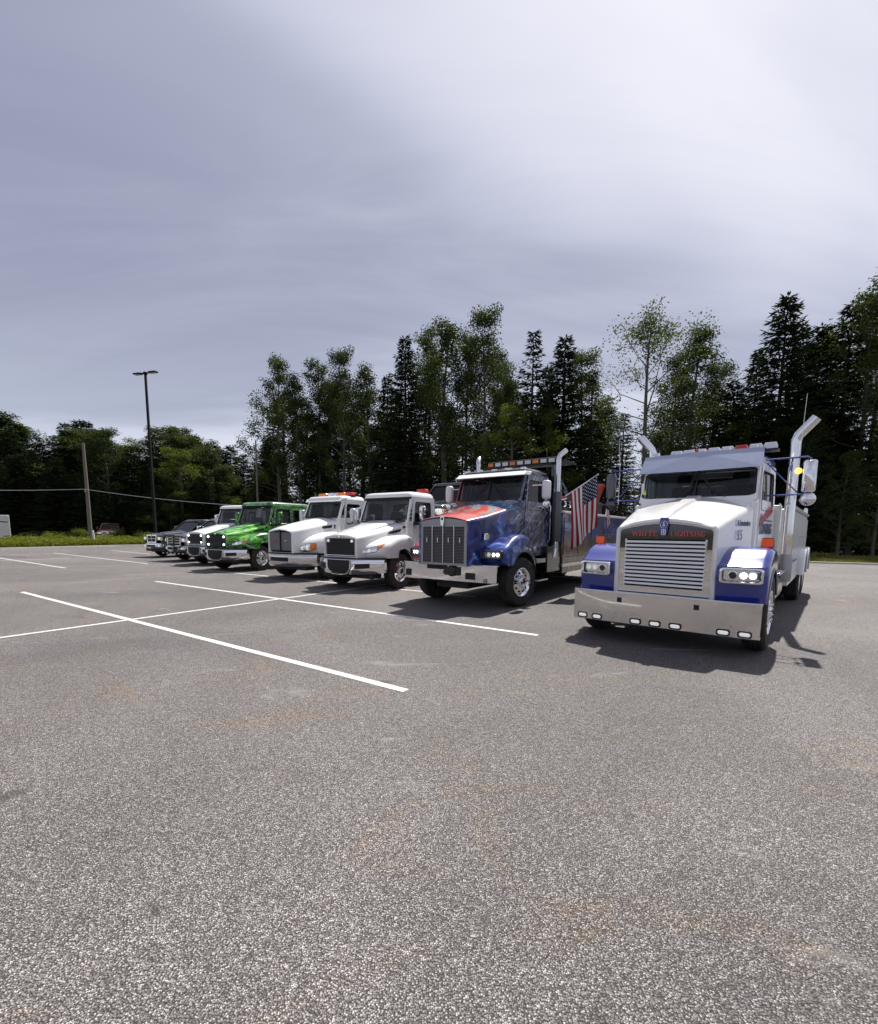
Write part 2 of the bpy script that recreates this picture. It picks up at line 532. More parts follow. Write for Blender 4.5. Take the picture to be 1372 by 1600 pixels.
def spruce_meshes(seed, H=15.0, Rm=2.5, z0=1.2, gaps=0.0, step=0.33):
    r = random.Random(seed)
    t = MB(); lf = MB()
    t.tube([(0, 0, -0.2), (0.03, 0, H * 0.4), (0, 0.02, H * 0.97)], [0.19, 0.12, 0.015], 7)
    z = z0
    while z < H:
        k = (z - z0) / (H - z0)
        L0 = Rm * (1 - k) ** 0.85 + 0.12
        L0 *= min(1, 0.55 + 2.5 * k)
        nb = int(7 + 5 * (1 - k)) if k < 0.93 else 5
        a0 = r.uniform(0, 6.28)
        for b in range(nb):
            if r.random() < gaps:
                continue
            a = a0 + b * 6.283 / nb + r.uniform(-.3, .3)
            L = L0 * r.uniform(0.62, 1.15)
            out = Vector((math.cos(a), math.sin(a), 0)); side = Vector((-out.y, out.x, 0))
            dr = r.uniform(0.18, 0.42) * (1 - 0.9 * k); zs = z + r.uniform(-.15, .15)
            up = 0.75 * k * k
            def pt(s):
                return out * (L * s) + Vector((0, 0, zs - dr * L * (s * 1.3 - 0.55 * s * s) + up * L * s))
            t.tube([pt(0), pt(0.55), pt(1.0)], [0.028, 0.016, 0.005], 3, cap=False)
            n = max(3, int(L / 0.135))
            for i in range(n):
                s = 0.12 + 0.88 * (i + r.random()) / n
                p = pt(min(1, s))
                for sd in (-1, 1):
                    d = (out * r.uniform(0.35, 0.9) + side * sd * r.uniform(0.5, 1.0) + Vector((0, 0, r.uniform(-0.55, 0.15)))).normalized()
                    leaf(lf, p, d, Vector((r.uniform(-.4, .4), r.uniform(-.4, .4), 1)), r.uniform(0.26, 0.5) * (1.1 - 0.35 * s), r.uniform(0.07, 0.13))
                d = (out + Vector((r.uniform(-.4, .4), r.uniform(-.4, .4), r.uniform(-.9, .1)))).normalized()
                leaf(lf, p, d, side, r.uniform(0.2, 0.4), 0.09)
            leaf(lf, pt(0.92), (pt(1) - pt(0.8)).normalized(), Vector((0, 0, 1)), 0.32, 0.10)
        z += step * r.uniform(0.8, 1.25) * (1.0 if k < 0.8 else 0.75)
    for i in range(14):
        leaf(lf, Vector((0, 0, H * 0.97 + r.uniform(-.3, .1))), (rdir(r) + Vector((0, 0, 1.2))).normalized(), rdir(r), 0.3, 0.07)
    return t.mesh('spruce_trunk', 'spruce_bark', 40, False), lf.mesh('spruce_crown', 'spruce_needle', 0, False)


def broad_meshes(seed, H=15.0, Rm=2.2, z0=4.0, nl=24, leaves=16000, lmat='aspen_leaf', bark='grey_bark', lsz=0.125, lean=0.0, clump=0.42, fork=False, dead=3):
    r = random.Random(seed)
    t = MB(); lf = MB()
    ph = r.uniform(0, 6.28)
    def tp(s):
        z = s * H
        return Vector((math.sin(s * 4 + ph) * 0.25 * s + lean * z, math.cos(s * 3.1 + ph) * 0.25 * s, z - 0.2 * (s == 0)))
    t.tube([tp(i / 9) for i in range(10)], [0.16 * (1 - i / 9) ** 0.8 + 0.012 for i in range(10)], 7)
    centres = []
    for i in range(nl):
        s = (z0 / H) + (1 - z0 / H) * (i + r.random() * 0.8) / nl
        s = min(s, 0.985)
        k = (s * H - z0) / (H - z0)
        prof = (0.55 + 0.75 * math.sin(math.pi * min(1, 0.18 + 0.82 * k) ** 0.9)) * (1 - 0.45 * k * k)
        L = Rm * prof * r.uniform(0.55, 1.12)
        a = i * 2.4 + r.uniform(-.5, .5)
        el = r.uniform(0.25, 0.75) + 0.55 * k
        d = Vector((math.cos(a) * math.cos(el), math.sin(a) * math.cos(el), math.sin(el)))
        p0 = tp(s); p1 = p0 + d * L * 0.55 + Vector((0, 0, -0.03 * L)); p2 = p0 + d * L + Vector((r.uniform(-.2, .2), r.uniform(-.2, .2), 0.22 * L))
        w = 0.055 * (1 - 0.6 * k)
        t.tube([p0, p1, p2], [w, w * 0.6, 0.008], 4, cap=False)
        for q in range(4):
            u = r.uniform(0.35, 0.98)
            b0 = p0.lerp(p1, u / 0.55) if u < 0.55 else p1.lerp(p2, (u - 0.55) / 0.45)
            dd = (d + rdir(r) * 0.95).normalized()
            b1 = b0 + dd * L * r.uniform(0.22, 0.5)
            t.tube([b0, b1], [0.016, 0.005], 3, cap=False)
            centres.append((b1, r.uniform(0.6, 1.15))); centres.append((b0.lerp(b1, 0.5), 0.7))
        centres.append((p2, 1.1)); centres.append((p1.lerp(p2, 0.5), 0.9))
    centres.append((tp(0.98), 0.9)); centres.append((tp(0.93), 1.0))
    for i in range(dead):                                   # bare lower twigs
        s = r.uniform(0.18, z0 / H); a = r.uniform(0, 6.28); p0 = tp(s)
        d = Vector((math.cos(a), math.sin(a), r.uniform(0.1, 0.6))).normalized(); L = r.uniform(0.6, 1.8)
        p1 = p0 + d * L
        t.tube([p0, p0 + d * L * .5 + V(0, 0, .05), p1], [0.025, 0.016, 0.006], 3, cap=False)
        t.tube([p0 + d * L * .5, p0 + d * L * .5 + (d + rdir(r) * .8) * L * .4], [0.012, 0.004], 3, cap=False)
    tot = sum(c[1] for c in centres)
    for c, wgt in centres:
        n = int(leaves * wgt / tot); rad = clump * (0.7 + 0.5 * wgt)
        for j in range(n):
            q = Vector((r.gauss(0, 1), r.gauss(0, 1), r.gauss(0, 0.75))) * rad * 0.62
            if q.length > rad * 1.15:
                continue
            dd = (rdir(r) + Vector((0, 0, -0.5))).normalized()
            sz = lsz * r.uniform(0.6, 1.25)
            leaf(lf, c + q, dd, rdir(r), sz, sz * 0.72)
    return t.mesh('broadleaf_trunk', bark, 40, False), lf.mesh('broadleaf_crown', lmat, 0, False)


def shrub_meshes(seed, H=1.6, Rm=1.0, leaves=2600, lmat='aspen_leaf', lsz=0.13):
    r = random.Random(seed); t = MB(); lf = MB(); cs = []
    for i in range(9):
        a = r.uniform(0, 6.28); rr = Rm * r.uniform(0.1, 0.75)
        p = Vector((rr * math.cos(a), rr * math.sin(a), H * r.uniform(0.5, 0.95)))
        t.tube([(0.1 * math.cos(a), 0.1 * math.sin(a), -0.05), p * 0.55, p], [0.025, 0.016, 0.006], 4, cap=False)
        cs += [p, p * 0.7, p * 0.45]
    for c in cs:
        for j in range(leaves // len(cs)):
            q = Vector((r.gauss(0, 1), r.gauss(0, 1), r.gauss(0, 0.8))) * 0.27 * Rm
            p = c + q
            if p.z < 0.02:
                continue
            sz = lsz * r.uniform(0.6, 1.3)
            leaf(lf, p, (rdir(r) + V(0, 0, .3)).normalized(), rdir(r), sz, sz * 0.65)
    return t.mesh('shrub_stems', 'grey_bark', 40, False), lf.mesh('shrub_foliage', lmat, 0, False)


SPR = [spruce_meshes(11, 15, 2.7, 1.0), spruce_meshes(12, 15, 2.2, 1.6, 0.10), spruce_meshes(13, 15, 3.3, 0.8, 0.04, 0.30), spruce_meshes(14, 15, 1.7, 3.5, 0.25, 0.40)]
BRD = [broad_meshes(21, 15, 2.3, 4.6), broad_meshes(22, 15, 2.0, 5.0, 22, 14000), broad_meshes(23, 15, 2.7, 3.4, 28, 20000), broad_meshes(24, 15, 2.1, 3.0, 24, 16000, lean=0.012),
       broad_meshes(25, 15, 2.9, 6.0, 22, 8500, 'pale_leaf', 'grey_bark', 0.125, 0.0, 0.55, dead=10), broad_meshes(26, 15, 2.7, 1.2, 30, 22000), broad_meshes(27, 15, 2.3, 1.8, 24, 15000, 'lime_leaf')]
SHR = [shrub_meshes(31), shrub_meshes(32, 1.3, 1.1, 2600, 'weed_leaf', 0.12), shrub_meshes(33, 1.9, 1.0, 3000, 'lime_leaf', 0.13)]


def plant(kind, meshes, names, loc, sc, rz, label, cat, group):
    o = empty(kind, loc, rz)
    o.scale = sc
    for nm, me in zip(names, meshes):
        put(nm, me, o)
    return tag(o, label, cat, group)


trng = random.Random(5)
ORD = ['first', 'second', 'third', 'fourth', 'fifth', 'sixth', 'seventh', 'eighth', 'ninth', 'tenth', 'eleventh', 'twelfth']
SPOTS = [(-40, 'at the left frame edge'), (70, 'above the white trailer'), (141, 'left of the wooden pole'), (190, 'just right of the wooden pole'), (242, 'left of the lamp post'), (300, 'right of the lamp post'), (345, 'above the far white truck'),
         (412, 'above the green truck'), (500, 'above the split-grille truck'), (625, 'above the black-grille truck'), (725, 'above the blue truck hood'), (860, 'above the blue truck cab'), (960, 'above the large flag'),
         (1080, 'left above the nearest cab'), (1215, 'right above the nearest cab'), (1300, 'above the right exhaust stack'), (9999, 'at the right frame edge')]
PENDING = {}


def place_label(o, base, px):
    """queue a label that names the thing below in the photo; numbered left to right where several share it"""
    spot = next(t for lim, t in SPOTS if px < lim)
    PENDING.setdefault((base, spot), []).append((px, o))


def finish_labels():
    for (base, spot), lst in PENDING.items():
        lst.sort(key=lambda t: t[0])
        for i, (px, o) in enumerate(lst):
            o['label'] = base + ' ' + spot if len(lst) == 1 else base + ' ' + spot + ', ' + ORD[i] + ' from left'


TREE_N = [0]


def tree(sp, idx, px, Y, top, label, width=1.0, group='trees behind the parked vehicles', cat='tree', far=1.27):
    """a tree standing at photo column px and distance Y, its tip at photo row top"""
    Y *= far
    x = px_at(px, Y)
    Hh = CAM_H + math.tan(math.atan((YC - top) / F_PX) - PITCH) * Y - 0.25
    s = Hh / 15.0
    TREE_N[0] += 1
    rz = trng.uniform(0, 6.28)
    nm = {'s': 'spruce_tree', 'b': 'broadleaf_tree'}[sp]
    me = (SPR if sp == 's' else BRD)[idx]
    w = s * width * (1.36 if sp == 'b' else 1.36)
    return plant(nm, me, ('trunk', 'crown'), (x, Y, -0.02), (w, w, s), rz, label, cat, group)


# the row of tall trees behind the trucks, left to right
tree('b', 0, 440, 42, 568, 'slender broadleaf tree at the left end of the tall tree row', 0.85)
tree('b', 1, 470, 41, 592, 'narrow broadleaf tree second from the left end of the tall row', 0.85)
tree('b', 3, 500, 42, 574, 'broadleaf tree third from the left end of the tall row', 0.85)
tree('b', 2, 537, 40, 560, 'full broadleaf tree fourth from the left end of the tall row', 0.72)
tree('b', 1, 578, 40, 578, 'broadleaf tree just left of the dark pointed spruce in the tall row', 0.9)
tree('s', 0, 633, 37, 524, 'dark pointed spruce above the white truck with black grille', 0.85)
tree('b', 3, 660, 40, 522, 'broadleaf tree just right of the dark pointed spruce in the tall row', 0.8)
tree('b', 1, 694, 37, 504, 'tall open broadleaf tree with forked bare limbs left of the tallest crown', 0.95)
tree('b', 2, 750, 36, 498, 'tallest full broadleaf tree above the blue truck cab', 0.75)
tree('b', 0, 728, 38, 530, 'broadleaf tree between the two tallest crowns of the middle row', 0.8)
tree('s', 3, 824, 34, 512, 'thin spire-shaped spruce with sparse branches standing above the blue truck', 0.95)
tree('s', 1, 872, 36, 524, 'bushy spruce just right of the thin spire-shaped spruce', 1.1)
tree('b', 1, 790, 36, 590, 'shorter broadleaf tree left of the thin spire-shaped spruce', 0.9)
tree('b', 6, 800, 33, 632, 'yellow-green broadleaf tree below the thin spire-shaped spruce', 1.15)
tree('b', 6, 850, 33.5, 640, 'yellow-green broadleaf tree right behind the blue truck light bar', 1.0)
tree('s', 3, 915, 34, 575, 'slim spruce at the right end of the middle row', 1.0)
tree('b', 4, 1000, 31, 492, 'pale thinly leaved tree with bare left limbs above the white truck cab', 0.95)
tree('b', 1, 1066, 31, 512, 'grey-green broadleaf tree right of the pale thinly leaved tree', 0.95)
tree('b', 0, 1035, 33, 560, 'broadleaf tree in the gap beside the pale thinly leaved tree', 0.8)
tree('s', 3, 965, 33, 640, 'low scraggly spruce left of the pale thinly leaved tree', 1.1)
tree('s', 1, 1128, 30, 590, 'short spruce with a thin tip left of the big dark spruce', 1.3)
tree('b', 6, 1140, 29, 655, 'yellow-green young tree beside the right exhaust stack', 1.0)
tree('s', 2, 1197, 28.5, 455, 'big dark broad spruce right above the white and blue truck', 0.92)
tree('s', 0, 1252, 29, 500, 'dark spruce just right of the big broad spruce', 1.0)
tree('s', 1, 1294, 28, 468, 'dark spruce with a forked top near the right frame edge', 1.1)
tree('b', 5, 1240, 27, 640, 'low leafy tree behind the right exhaust stack', 1.1)
tree('b', 0, 1325, 27, 455, 'broadleaf tree leaning over the right tree group', 0.85)
tree('b', 2, 1368, 26.5, 392, 'tallest broadleaf tree at the right frame edge', 0.7)
tree('b', 3, 1425, 26, 430, 'tall broadleaf tree cut by the right frame edge', 0.9)
tree('s', 0, 1390, 29, 590, 'dark low spruce at the right frame edge', 1.3)
tree('b', 5, 1310, 25.5, 700, 'low bushy tree above the grass at the right', 1.1)
tree('b', 5, 1365, 25.0, 690, 'low bushy tree right beside the frame edge above the grass', 1.0)
# taller trees standing in the gaps of the row, half hidden by their neighbours
for k, px, Y, top, nm in (('b5', 520, 43, 600, 'full dark broadleaf tree half hidden between the fourth and fifth tall trees'), ('s0', 606, 41, 585, 'half hidden spruce left of the dark pointed spruce'), ('b2', 672, 42, 570, 'broad crown filling in right of the dark pointed spruce'),
                          ('b5', 772, 40, 560, 'dense broadleaf tree tucked right of the tallest full crown'), ('s2', 848, 38, 570, 'broad dark spruce between the thin spire and the bushy spruce'), ('b2', 898, 38, 560, 'dense leafy tree right of the bushy spruce'),
                          ('b5', 940, 37, 640, 'low leafy tree above the big flag, left of the pale tree'), ('b2', 1098, 33, 575, 'dense leafy tree left of the short thin-tipped spruce'), ('s0', 1160, 31.5, 540, 'dark spruce hugging the left side of the big broad spruce'),
                          ('s1', 1226, 31, 505, 'narrow spruce hugging the right side of the big broad spruce'), ('b5', 1272, 31, 520, 'dense leafy tree between the two right spruces'), ('b2', 1345, 30, 500, 'dense leafy tree under the tallest right-edge crown')):
    tree(k[0], int(k[1]), px, Y, top, nm, 0.85)
# second, lower rank behind them
rk = random.Random(8)
for i, px in enumerate(range(418, 1380, 19)):
    Y = 46 - (px - 418) / 962 * 12 + rk.uniform(-1.5, 2.0)
    top = rk.uniform(610, 690)
    if px > 1255:
        top = rk.uniform(690, 760)
    if 935 < px < 1010:
        top = rk.uniform(725, 760)
    sp = rk.random() < 0.42
    px += rk.uniform(-6, 6)
    o = tree('s' if sp else 'b', rk.choice((0, 1, 1, 3)) if sp else rk.choice((0, 5, 3, 6, 5)), px, Y, top, '', rk.uniform(1.0, 1.45), 'lower trees behind the tall row')
    place_label(o, 'lower spruce behind the tall row' if sp else 'lower broadleaf tree behind the tall row', px)
# dense wood on the left
def skyline(px):
    P = [(-80, 640), (0, 655), (40, 664), (75, 690), (95, 682), (120, 668), (150, 664), (178, 672), (200, 698), (235, 688), (262, 676), (290, 670), (318, 684), (345, 704), (372, 704), (395, 722), (430, 705)]
    for a, b in zip(P, P[1:]):
        if a[0] <= px <= b[0]:
            return a[1] + (b[1] - a[1]) * (px - a[0]) / (b[0] - a[0])
    return 700
for row, (Y0, dy, stepx) in enumerate(((57, 0, 19), (61, 3, 18), (66, 2, 17))):
    px = -75 + row * 9
    while px < 440:
        Y = Y0 + max(0, px - 250) * 0.012 + rk.uniform(-1, 1)
        off = (rk.uniform(30, 90), rk.uniform(4, 40), rk.uniform(-8, 6))[row]
        sp = rk.random() < (0.85, 0.75, 0.62)[row]
        o = tree('s' if sp else 'b', rk.choice((0, 1, 2)) if sp else rk.choice((5, 2, 5, 6, 3)), px, Y, skyline(px) + off, '', rk.uniform(1.05, 1.6), 'trees of the dense left wood', far=1.0)
        place_label(o, ('near-edge ', 'mid-depth ', 'skyline ')[row] + ('spruce' if sp else 'leafy tree') + ' of the left wood', px)
        px += stepx * rk.uniform(0.75, 1.25)

# shrubs at the foot of the trees
for i in range(46):
    px = 425 + i * 21.5 + rk.uniform(-8, 8)
    Y = 49.0 - (px - 425) / 962 * 16.5 + rk.uniform(-.6, 2.0)
    k = rk.choice((0, 0, 1, 2))
    s = rk.uniform(0.9, 1.9)
    o = plant('shrub', SHR[k], ('stems', 'foliage'), (px_at(px, Y), Y, -0.03), (s, s, s), rk.uniform(0, 6), '', 'shrub', 'shrubs under the tall trees')
    place_label(o, ('dark leafy', 'yellow-green', 'lime green')[k] + ' shrub at the tree feet', px)
for i in range(30):
    px = -30 + i * 15.5 + rk.uniform(-5, 5)
    Y = 52.5 + rk.uniform(-1.5, 1.8)
    k = rk.choice((0, 1, 1, 2)); s = rk.uniform(0.4, 0.8)
    o = plant('shrub', SHR[k], ('stems', 'foliage'), (px_at(px, Y), Y, -0.03), (s * 1.2, s * 1.2, s), rk.uniform(0, 6), '', 'shrub', 'shrubs before the left wood')
    place_label(o, ('dark leafy', 'yellow-green', 'lime green')[k] + ' shrub before the left wood', px)


finish_labels()


def blades(name, strips, n, h0, h1, mat, seed, label, wid=0.035, lo=0.25):
    r = random.Random(seed); m = MB()
    for i in range(n):
        a, b, w0, w1 = r.choice(strips)
        t = r.random(); u = w0 + (w1 - w0) * r.random() ** 1.2
        A = V(*a, 0); B = V(*b, 0); d = (B - A).normalized(); nn = V(-d.y, d.x, 0)
        if nn.dot(V(0, 10, 0) - A) > 0:
            nn = -nn
        p = A.lerp(B, t) + nn * u
        hh = r.uniform(h0, h1) * (0.6 + 0.7 * (noise.noise(Vector((p.x * .5, p.y * .5, seed))) + 0.5))
        if hh < 0.03:
            continue
        dd = V(r.uniform(-.5, .5), r.uniform(-.5, .5), 1).normalized()
        if hh > 0.26:                                        # weed: stalk with leaves
            for q in range(7):
                z = hh * (0.25 + 0.75 * q / 6)
                leaf(m, p + dd * z, (rdir(r) + V(0, 0, .35)).normalized(), rdir(r), r.uniform(0.12, 0.24), r.uniform(0.05, 0.10))
        leaf(m, p, dd, rdir(r), hh, wid)
    o = m.build(name, mat, smooth=0, fix=False)
    return tag(o, label, 'plants', kind='stuff')


blades('verge_weeds', [(BACK[i], BACK[i + 1], 0.4, 9.0) for i in (5, 6, 7, 8)] + [((-12, 38.6), (-27, 45.5), .3, 8), ((-12, 38.6), (-27, 45.5), .3, 8), ((-27, 45.5), (-40, 51), 0, 5), ((-31, 45), (-44, 44), 0, 5)], 24000, 0.22, 0.66, 'weed_leaf', 3, 'yellow-green weeds growing along the left edge of the lot', 0.03)
blades('verge_grass', [(V(22.5, 23.4, 0).lerp(V(64, 3.5, 0), .3)[:2], BACK[1], 0.25, 9.5), (BACK[2], BACK[1], 0.25, 9.5), (BACK[2], BACK[1], 0.25, 9.5), (BACK[3], BACK[2], .25, 9)], 60000, 0.06, 0.24, 'grass_blade', 4, 'short yellowed grass along the edge behind the white truck', 0.03)

# ================================================================ VEHICLES
principled('white_paint', (0.82, 0.82, 0.81), 0.32, coat=0.6, dirt=0.10)
principled('pearl_white', (0.83, 0.825, 0.815), 0.28, coat=0.8, dirt=0.05)
principled('blue_paint', (0.010, 0.026, 0.25), 0.25, coat=1.0, dirt=0.08)
principled('pale_blue_paint', (0.36, 0.40, 0.52), 0.3, metal=0.35, coat=0.6)
principled('black_paint', (0.006, 0.006, 0.007), 0.15, coat=0.9, dirt=0.05)
principled('grey_paint', (0.022, 0.023, 0.026), 0.22, coat=0.7, dirt=0.06)
principled('red_paint', (0.42, 0.02, 0.016), 0.3, coat=0.8)
principled('chrome', (0.80, 0.80, 0.81), 0.07, metal=1.0)
principled('polished_steel', (0.70, 0.69, 0.68), 0.05, metal=1.0, bump=0.02, bscale=6)
principled('aluminium', (0.66, 0.66, 0.67), 0.20, metal=1.0)
principled('dull_steel', (0.33, 0.33, 0.34), 0.45, metal=0.9, dirt=0.3)
principled('silver_body', (0.62, 0.63, 0.65), 0.35, metal=0.25, coat=0.3, dirt=0.15)
principled('black_plastic', (0.014, 0.014, 0.015), 0.55)
principled('grille_black', (0.010, 0.010, 0.011), 0.7)
principled('mesh_grey', (0.13, 0.13, 0.14), 0.5, metal=0.6)
principled('rubber', (0.017, 0.0165, 0.016), 0.82, dirt=0.35, bump=0.15)
principled('chassis', (0.016, 0.015, 0.015), 0.75, dirt=0.4)
principled('interior', (0.035, 0.036, 0.04), 0.8)
principled('seat_cloth', (0.09, 0.09, 0.10), 0.9)
principled('amber_lens', (0.75, 0.20, 0.015), 0.2, coat=0.6)
principled('amber_lit', (0.9, 0.35, 0.05), 0.3, emit=(1.0, 0.38, 0.05), estr=3.0)
principled('orange_lens', (0.72, 0.085, 0.012), 0.25, coat=0.7, emit=(1.0, 0.09, 0.01), estr=0.12)
principled('red_lens', (0.55, 0.012, 0.012), 0.2, coat=0.7)
principled('clear_lens', (0.72, 0.73, 0.74), 0.12, coat=1.0)
principled('lamp_reflector', (0.85, 0.85, 0.86), 0.12, metal=1.0)
principled('lamp_lit', (0.9, 0.9, 0.9), 0.3, emit=(1.0, 0.99, 0.96), estr=2.5)
principled('lamp_dim', (0.85, 0.85, 0.83), 0.25, emit=(1.0, 0.99, 0.95), estr=0.25)
principled('louver_white', (0.80, 0.80, 0.80), 0.25, coat=0.5)
principled('red_letter', (0.80, 0.10, 0.11), 0.4)
principled('navy_letter', (0.02, 0.03, 0.13), 0.4)
principled('red_door_letter', (0.55, 0.03, 0.04), 0.4)
principled('dark_mirror_strip', (0.10, 0.10, 0.11), 0.06, metal=1.0)
principled('paper_white', (0.78, 0.78, 0.74), 0.8)
principled('paper_yellow', (0.70, 0.66, 0.12), 0.8)
principled('flag_red', (0.34, 0.012, 0.022), 0.8)
principled('flag_white', (0.78, 0.77, 0.75), 0.8)
principled('flag_navy', (0.012, 0.016, 0.055), 0.8)
principled('pole_white', (0.72, 0.72, 0.72), 0.4)
glass_mat('windshield_glass', (0.42, 0.46, 0.47)); glass_mat('side_glass', (0.20, 0.22, 0.23)); glass_mat('lens_glass', (0.92, 0.93, 0.94))
glass_mat('tint_glass', (0.08, 0.085, 0.09))


def mural_mat():
    m = bpy.data.materials.new('patriotic_wrap'); m.use_nodes = True
    T = NT(m.node_tree); b = T.n['Principled BSDF']
    P = T.node('ShaderNodeTexCoord').outputs['Object']
    s = T.node('ShaderNodeSeparateXYZ'); T.set(s.inputs[0], P)
    x, y, z = s.outputs
    nz = T.node('ShaderNodeSeparateXYZ'); T.set(nz.inputs[0], T.node('ShaderNodeNewGeometry').outputs['Normal'])
    n1 = T.noise(P, 2.6, 5, 0.65, 0.8); n2 = T.noise(T.mapping(P, loc=(5, 2, 1)), 6.5, 4, 0.7, 0.5)
    blue = T.ramp(n1, [(0.34, (0.003, 0.005, 0.030)), (0.45, (0.010, 0.018, 0.14)), (0.54, (0.028, 0.06, 0.30)), (0.61, (0.12, 0.22, 0.50)), (0.69, (0.38, 0.50, 0.68))])
    # torn diagonal strokes towards the door
    dg = T.noise(T.mapping(P, rot=(R(42), 0, 0), scale=(0.5, 0.95, 0.13), vt='TEXTURE'), 1.0, 3, 0.6, 0.7)
    dg2 = T.noise(T.mapping(P, loc=(3, 0, 1), rot=(R(-35), 0, 0), scale=(0.4, 0.5, 0.10), vt='TEXTURE'), 1.0, 2, 0.6, 0.4)
    stro = T.ramp(dg, [(0.38, (0.005, 0.005, 0.009)), (0.44, (0.012, 0.016, 0.06)), (0.49, (0.05, 0.06, 0.16)), (0.53, (0.34, 0.36, 0.44)), (0.56, (0.015, 0.018, 0.06)), (0.64, (0.006, 0.006, 0.012)), (0.68, (0.5, 0.52, 0.58))])
    stro = T.mix(T.math('MULTIPLY', T.smooth(dg2, 0.58, 0.64), 0.8), stro, (0.004, 0.004, 0.007))
    side = T.mix(T.smooth(T.math('ADD', y, T.math('MULTIPLY', n1, 0.9)), 1.55, 2.1), blue, stro)
    red = T.ramp(T.noise(T.mapping(P, scale=(1, 1, 3)), 3.4, 4, 0.7, 0.4), [(0.35, (0.10, 0.006, 0.010)), (0.55, (0.33, 0.022, 0.022)), (0.75, (0.62, 0.30, 0.25))])
    side = T.mix(T.smooth(x, -0.70, -0.55, 1.0, 0.0), side, red)
    # flag-like waves over the hood top
    wv = T.math('SINE', T.math('ADD', T.math('MULTIPLY', x, 17.0), T.math('ADD', T.math('MULTIPLY', n1, 12.0), T.math('ADD', T.math('MULTIPLY', y, 4.5), T.math('MULTIPLY', n2, 4.0)))))
    top = T.ramp(T.math('MULTIPLY_ADD', wv, 0.5, 0.5), [(0.15, (0.52, 0.035, 0.015)), (0.40, (0.56, 0.10, 0.04)), (0.52, (0.40, 0.37, 0.38)), (0.9, (0.24, 0.25, 0.29))])
    vo = T.node('ShaderNodeTexVoronoi'); T.set(vo.inputs['Vector'], P); vo.inputs['Scale'].default_value = 7.5
    canton = T.mix(T.smooth(vo.outputs['Distance'], 0.22, 0.34, 1.0, 0.0), T.mix(n2, (0.02, 0.05, 0.20), (0.10, 0.34, 0.52)), (0.6, 0.62, 0.65))
    cmask = T.smooth(T.math('ADD', y, T.math('MULTIPLY', n2, 0.9)), 1.45, 1.75)
    top = T.mix(cmask, top, canton)
    front = T.smooth(y, 0.30, 0.95, 1.0, 0.0)
    top = T.mix(T.math('MULTIPLY', front, T.smooth(n2, 0.25, 0.5)), top, (0.52, 0.05, 0.018))
    upm = T.math('MULTIPLY', T.smooth(nz.outputs[2], 0.60, 0.80), T.smooth(z, 1.66, 1.74))
    col = T.mix(upm, side, top)
    T.set(b.inputs['Base Color'], col)
    b.inputs['Roughness'].default_value = 0.3; b.inputs['Coat Weight'].default_value = 0.8; b.inputs['Coat Roughness'].default_value = 0.06
    MATS['patriotic_wrap'] = m


def green_mat():
    m = bpy.data.materials.new('green_wrap'); m.use_nodes = True
    T = NT(m.node_tree); b = T.n['Principled BSDF']
    P = T.node('ShaderNodeTexCoord').outputs['Object']
    n = T.noise(T.mapping(P, rot=(R(-25), 0, R(10)), scale=(1.3, 0.55, 1.6)), 1.7, 5, 0.62, 1.8)
    n2 = T.noise(T.mapping(P, loc=(3, 1, 8), rot=(R(-20), 0, 0), scale=(0.9, 0.4, 1.5)), 2.0, 3, 0.6, 2.0)
    c = T.ramp(n, [(0.34, (0.004, 0.007, 0.005)), (0.39, (0.008, 0.06, 0.01)), (0.46, (0.035, 0.24, 0.02)), (0.54, (0.10, 0.42, 0.035)), (0.60, (0.28, 0.60, 0.10)), (0.66, (0.05, 0.28, 0.02)), (0.74, (0.02, 0.12, 0.015))])
    c = T.mix(T.smooth(n2, 0.58, 0.62), c, (0.006, 0.012, 0.010))
    c = T.mix(T.math('MULTIPLY', T.smooth(n2, 0.34, 0.41, 1.0, 0.0), 0.85), c, (0.50, 0.58, 0.50))
    s = T.node('ShaderNodeSeparateXYZ'); T.set(s.inputs[0], P)
    c = T.mix(T.math('MULTIPLY', T.smooth(s.outputs[1], 1.7, 2.1), 0.45), c, (0.01, 0.02, 0.012))
    T.set(b.inputs['Base Color'], c); b.inputs['Roughness'].default_value = 0.28; b.inputs['Coat Weight'].default_value = 0.9; b.inputs['Coat Roughness'].default_value = 0.05
    MATS['green_wrap'] = m


def scene_mat():
    """brown picture print on tool-body side"""
    m = bpy.data.materials.new('body_print'); m.use_nodes = True
    T = NT(m.node_tree); b = T.n['Principled BSDF']
    P = T.node('ShaderNodeTexCoord').outputs['Object']
    n = T.noise(T.mapping(P, scale=(1, 2.6, 1)), 2.2, 6, 0.7, 0.8)
    c = T.ramp(n, [(0.32, (0.015, 0.013, 0.02)), (0.45, (0.07, 0.045, 0.03)), (0.56, (0.20, 0.14, 0.09)), (0.68, (0.12, 0.14, 0.20)), (0.8, (0.35, 0.32, 0.30))])
    s = T.node('ShaderNodeSeparateXYZ'); T.set(s.inputs[0], P)
    up = T.smooth(s.outputs[2], 1.25, 1.55)
    c = T.mix(up, c, T.ramp(T.noise(P, 2.4, 5, 0.7, 1.0), [(0.35, (0.01, 0.012, 0.05)), (0.55, (0.06, 0.08, 0.24)), (0.75, (0.35, 0.36, 0.45))]))
    T.set(b.inputs['Base Color'], c); b.inputs['Roughness'].default_value = 0.3; b.inputs['Coat Weight'].default_value = 0.7
    MATS['body_print'] = m


mural_mat(); green_mat(); scene_mat()

# ---------------------------------------------------------------- wheels
WCACHE = {}


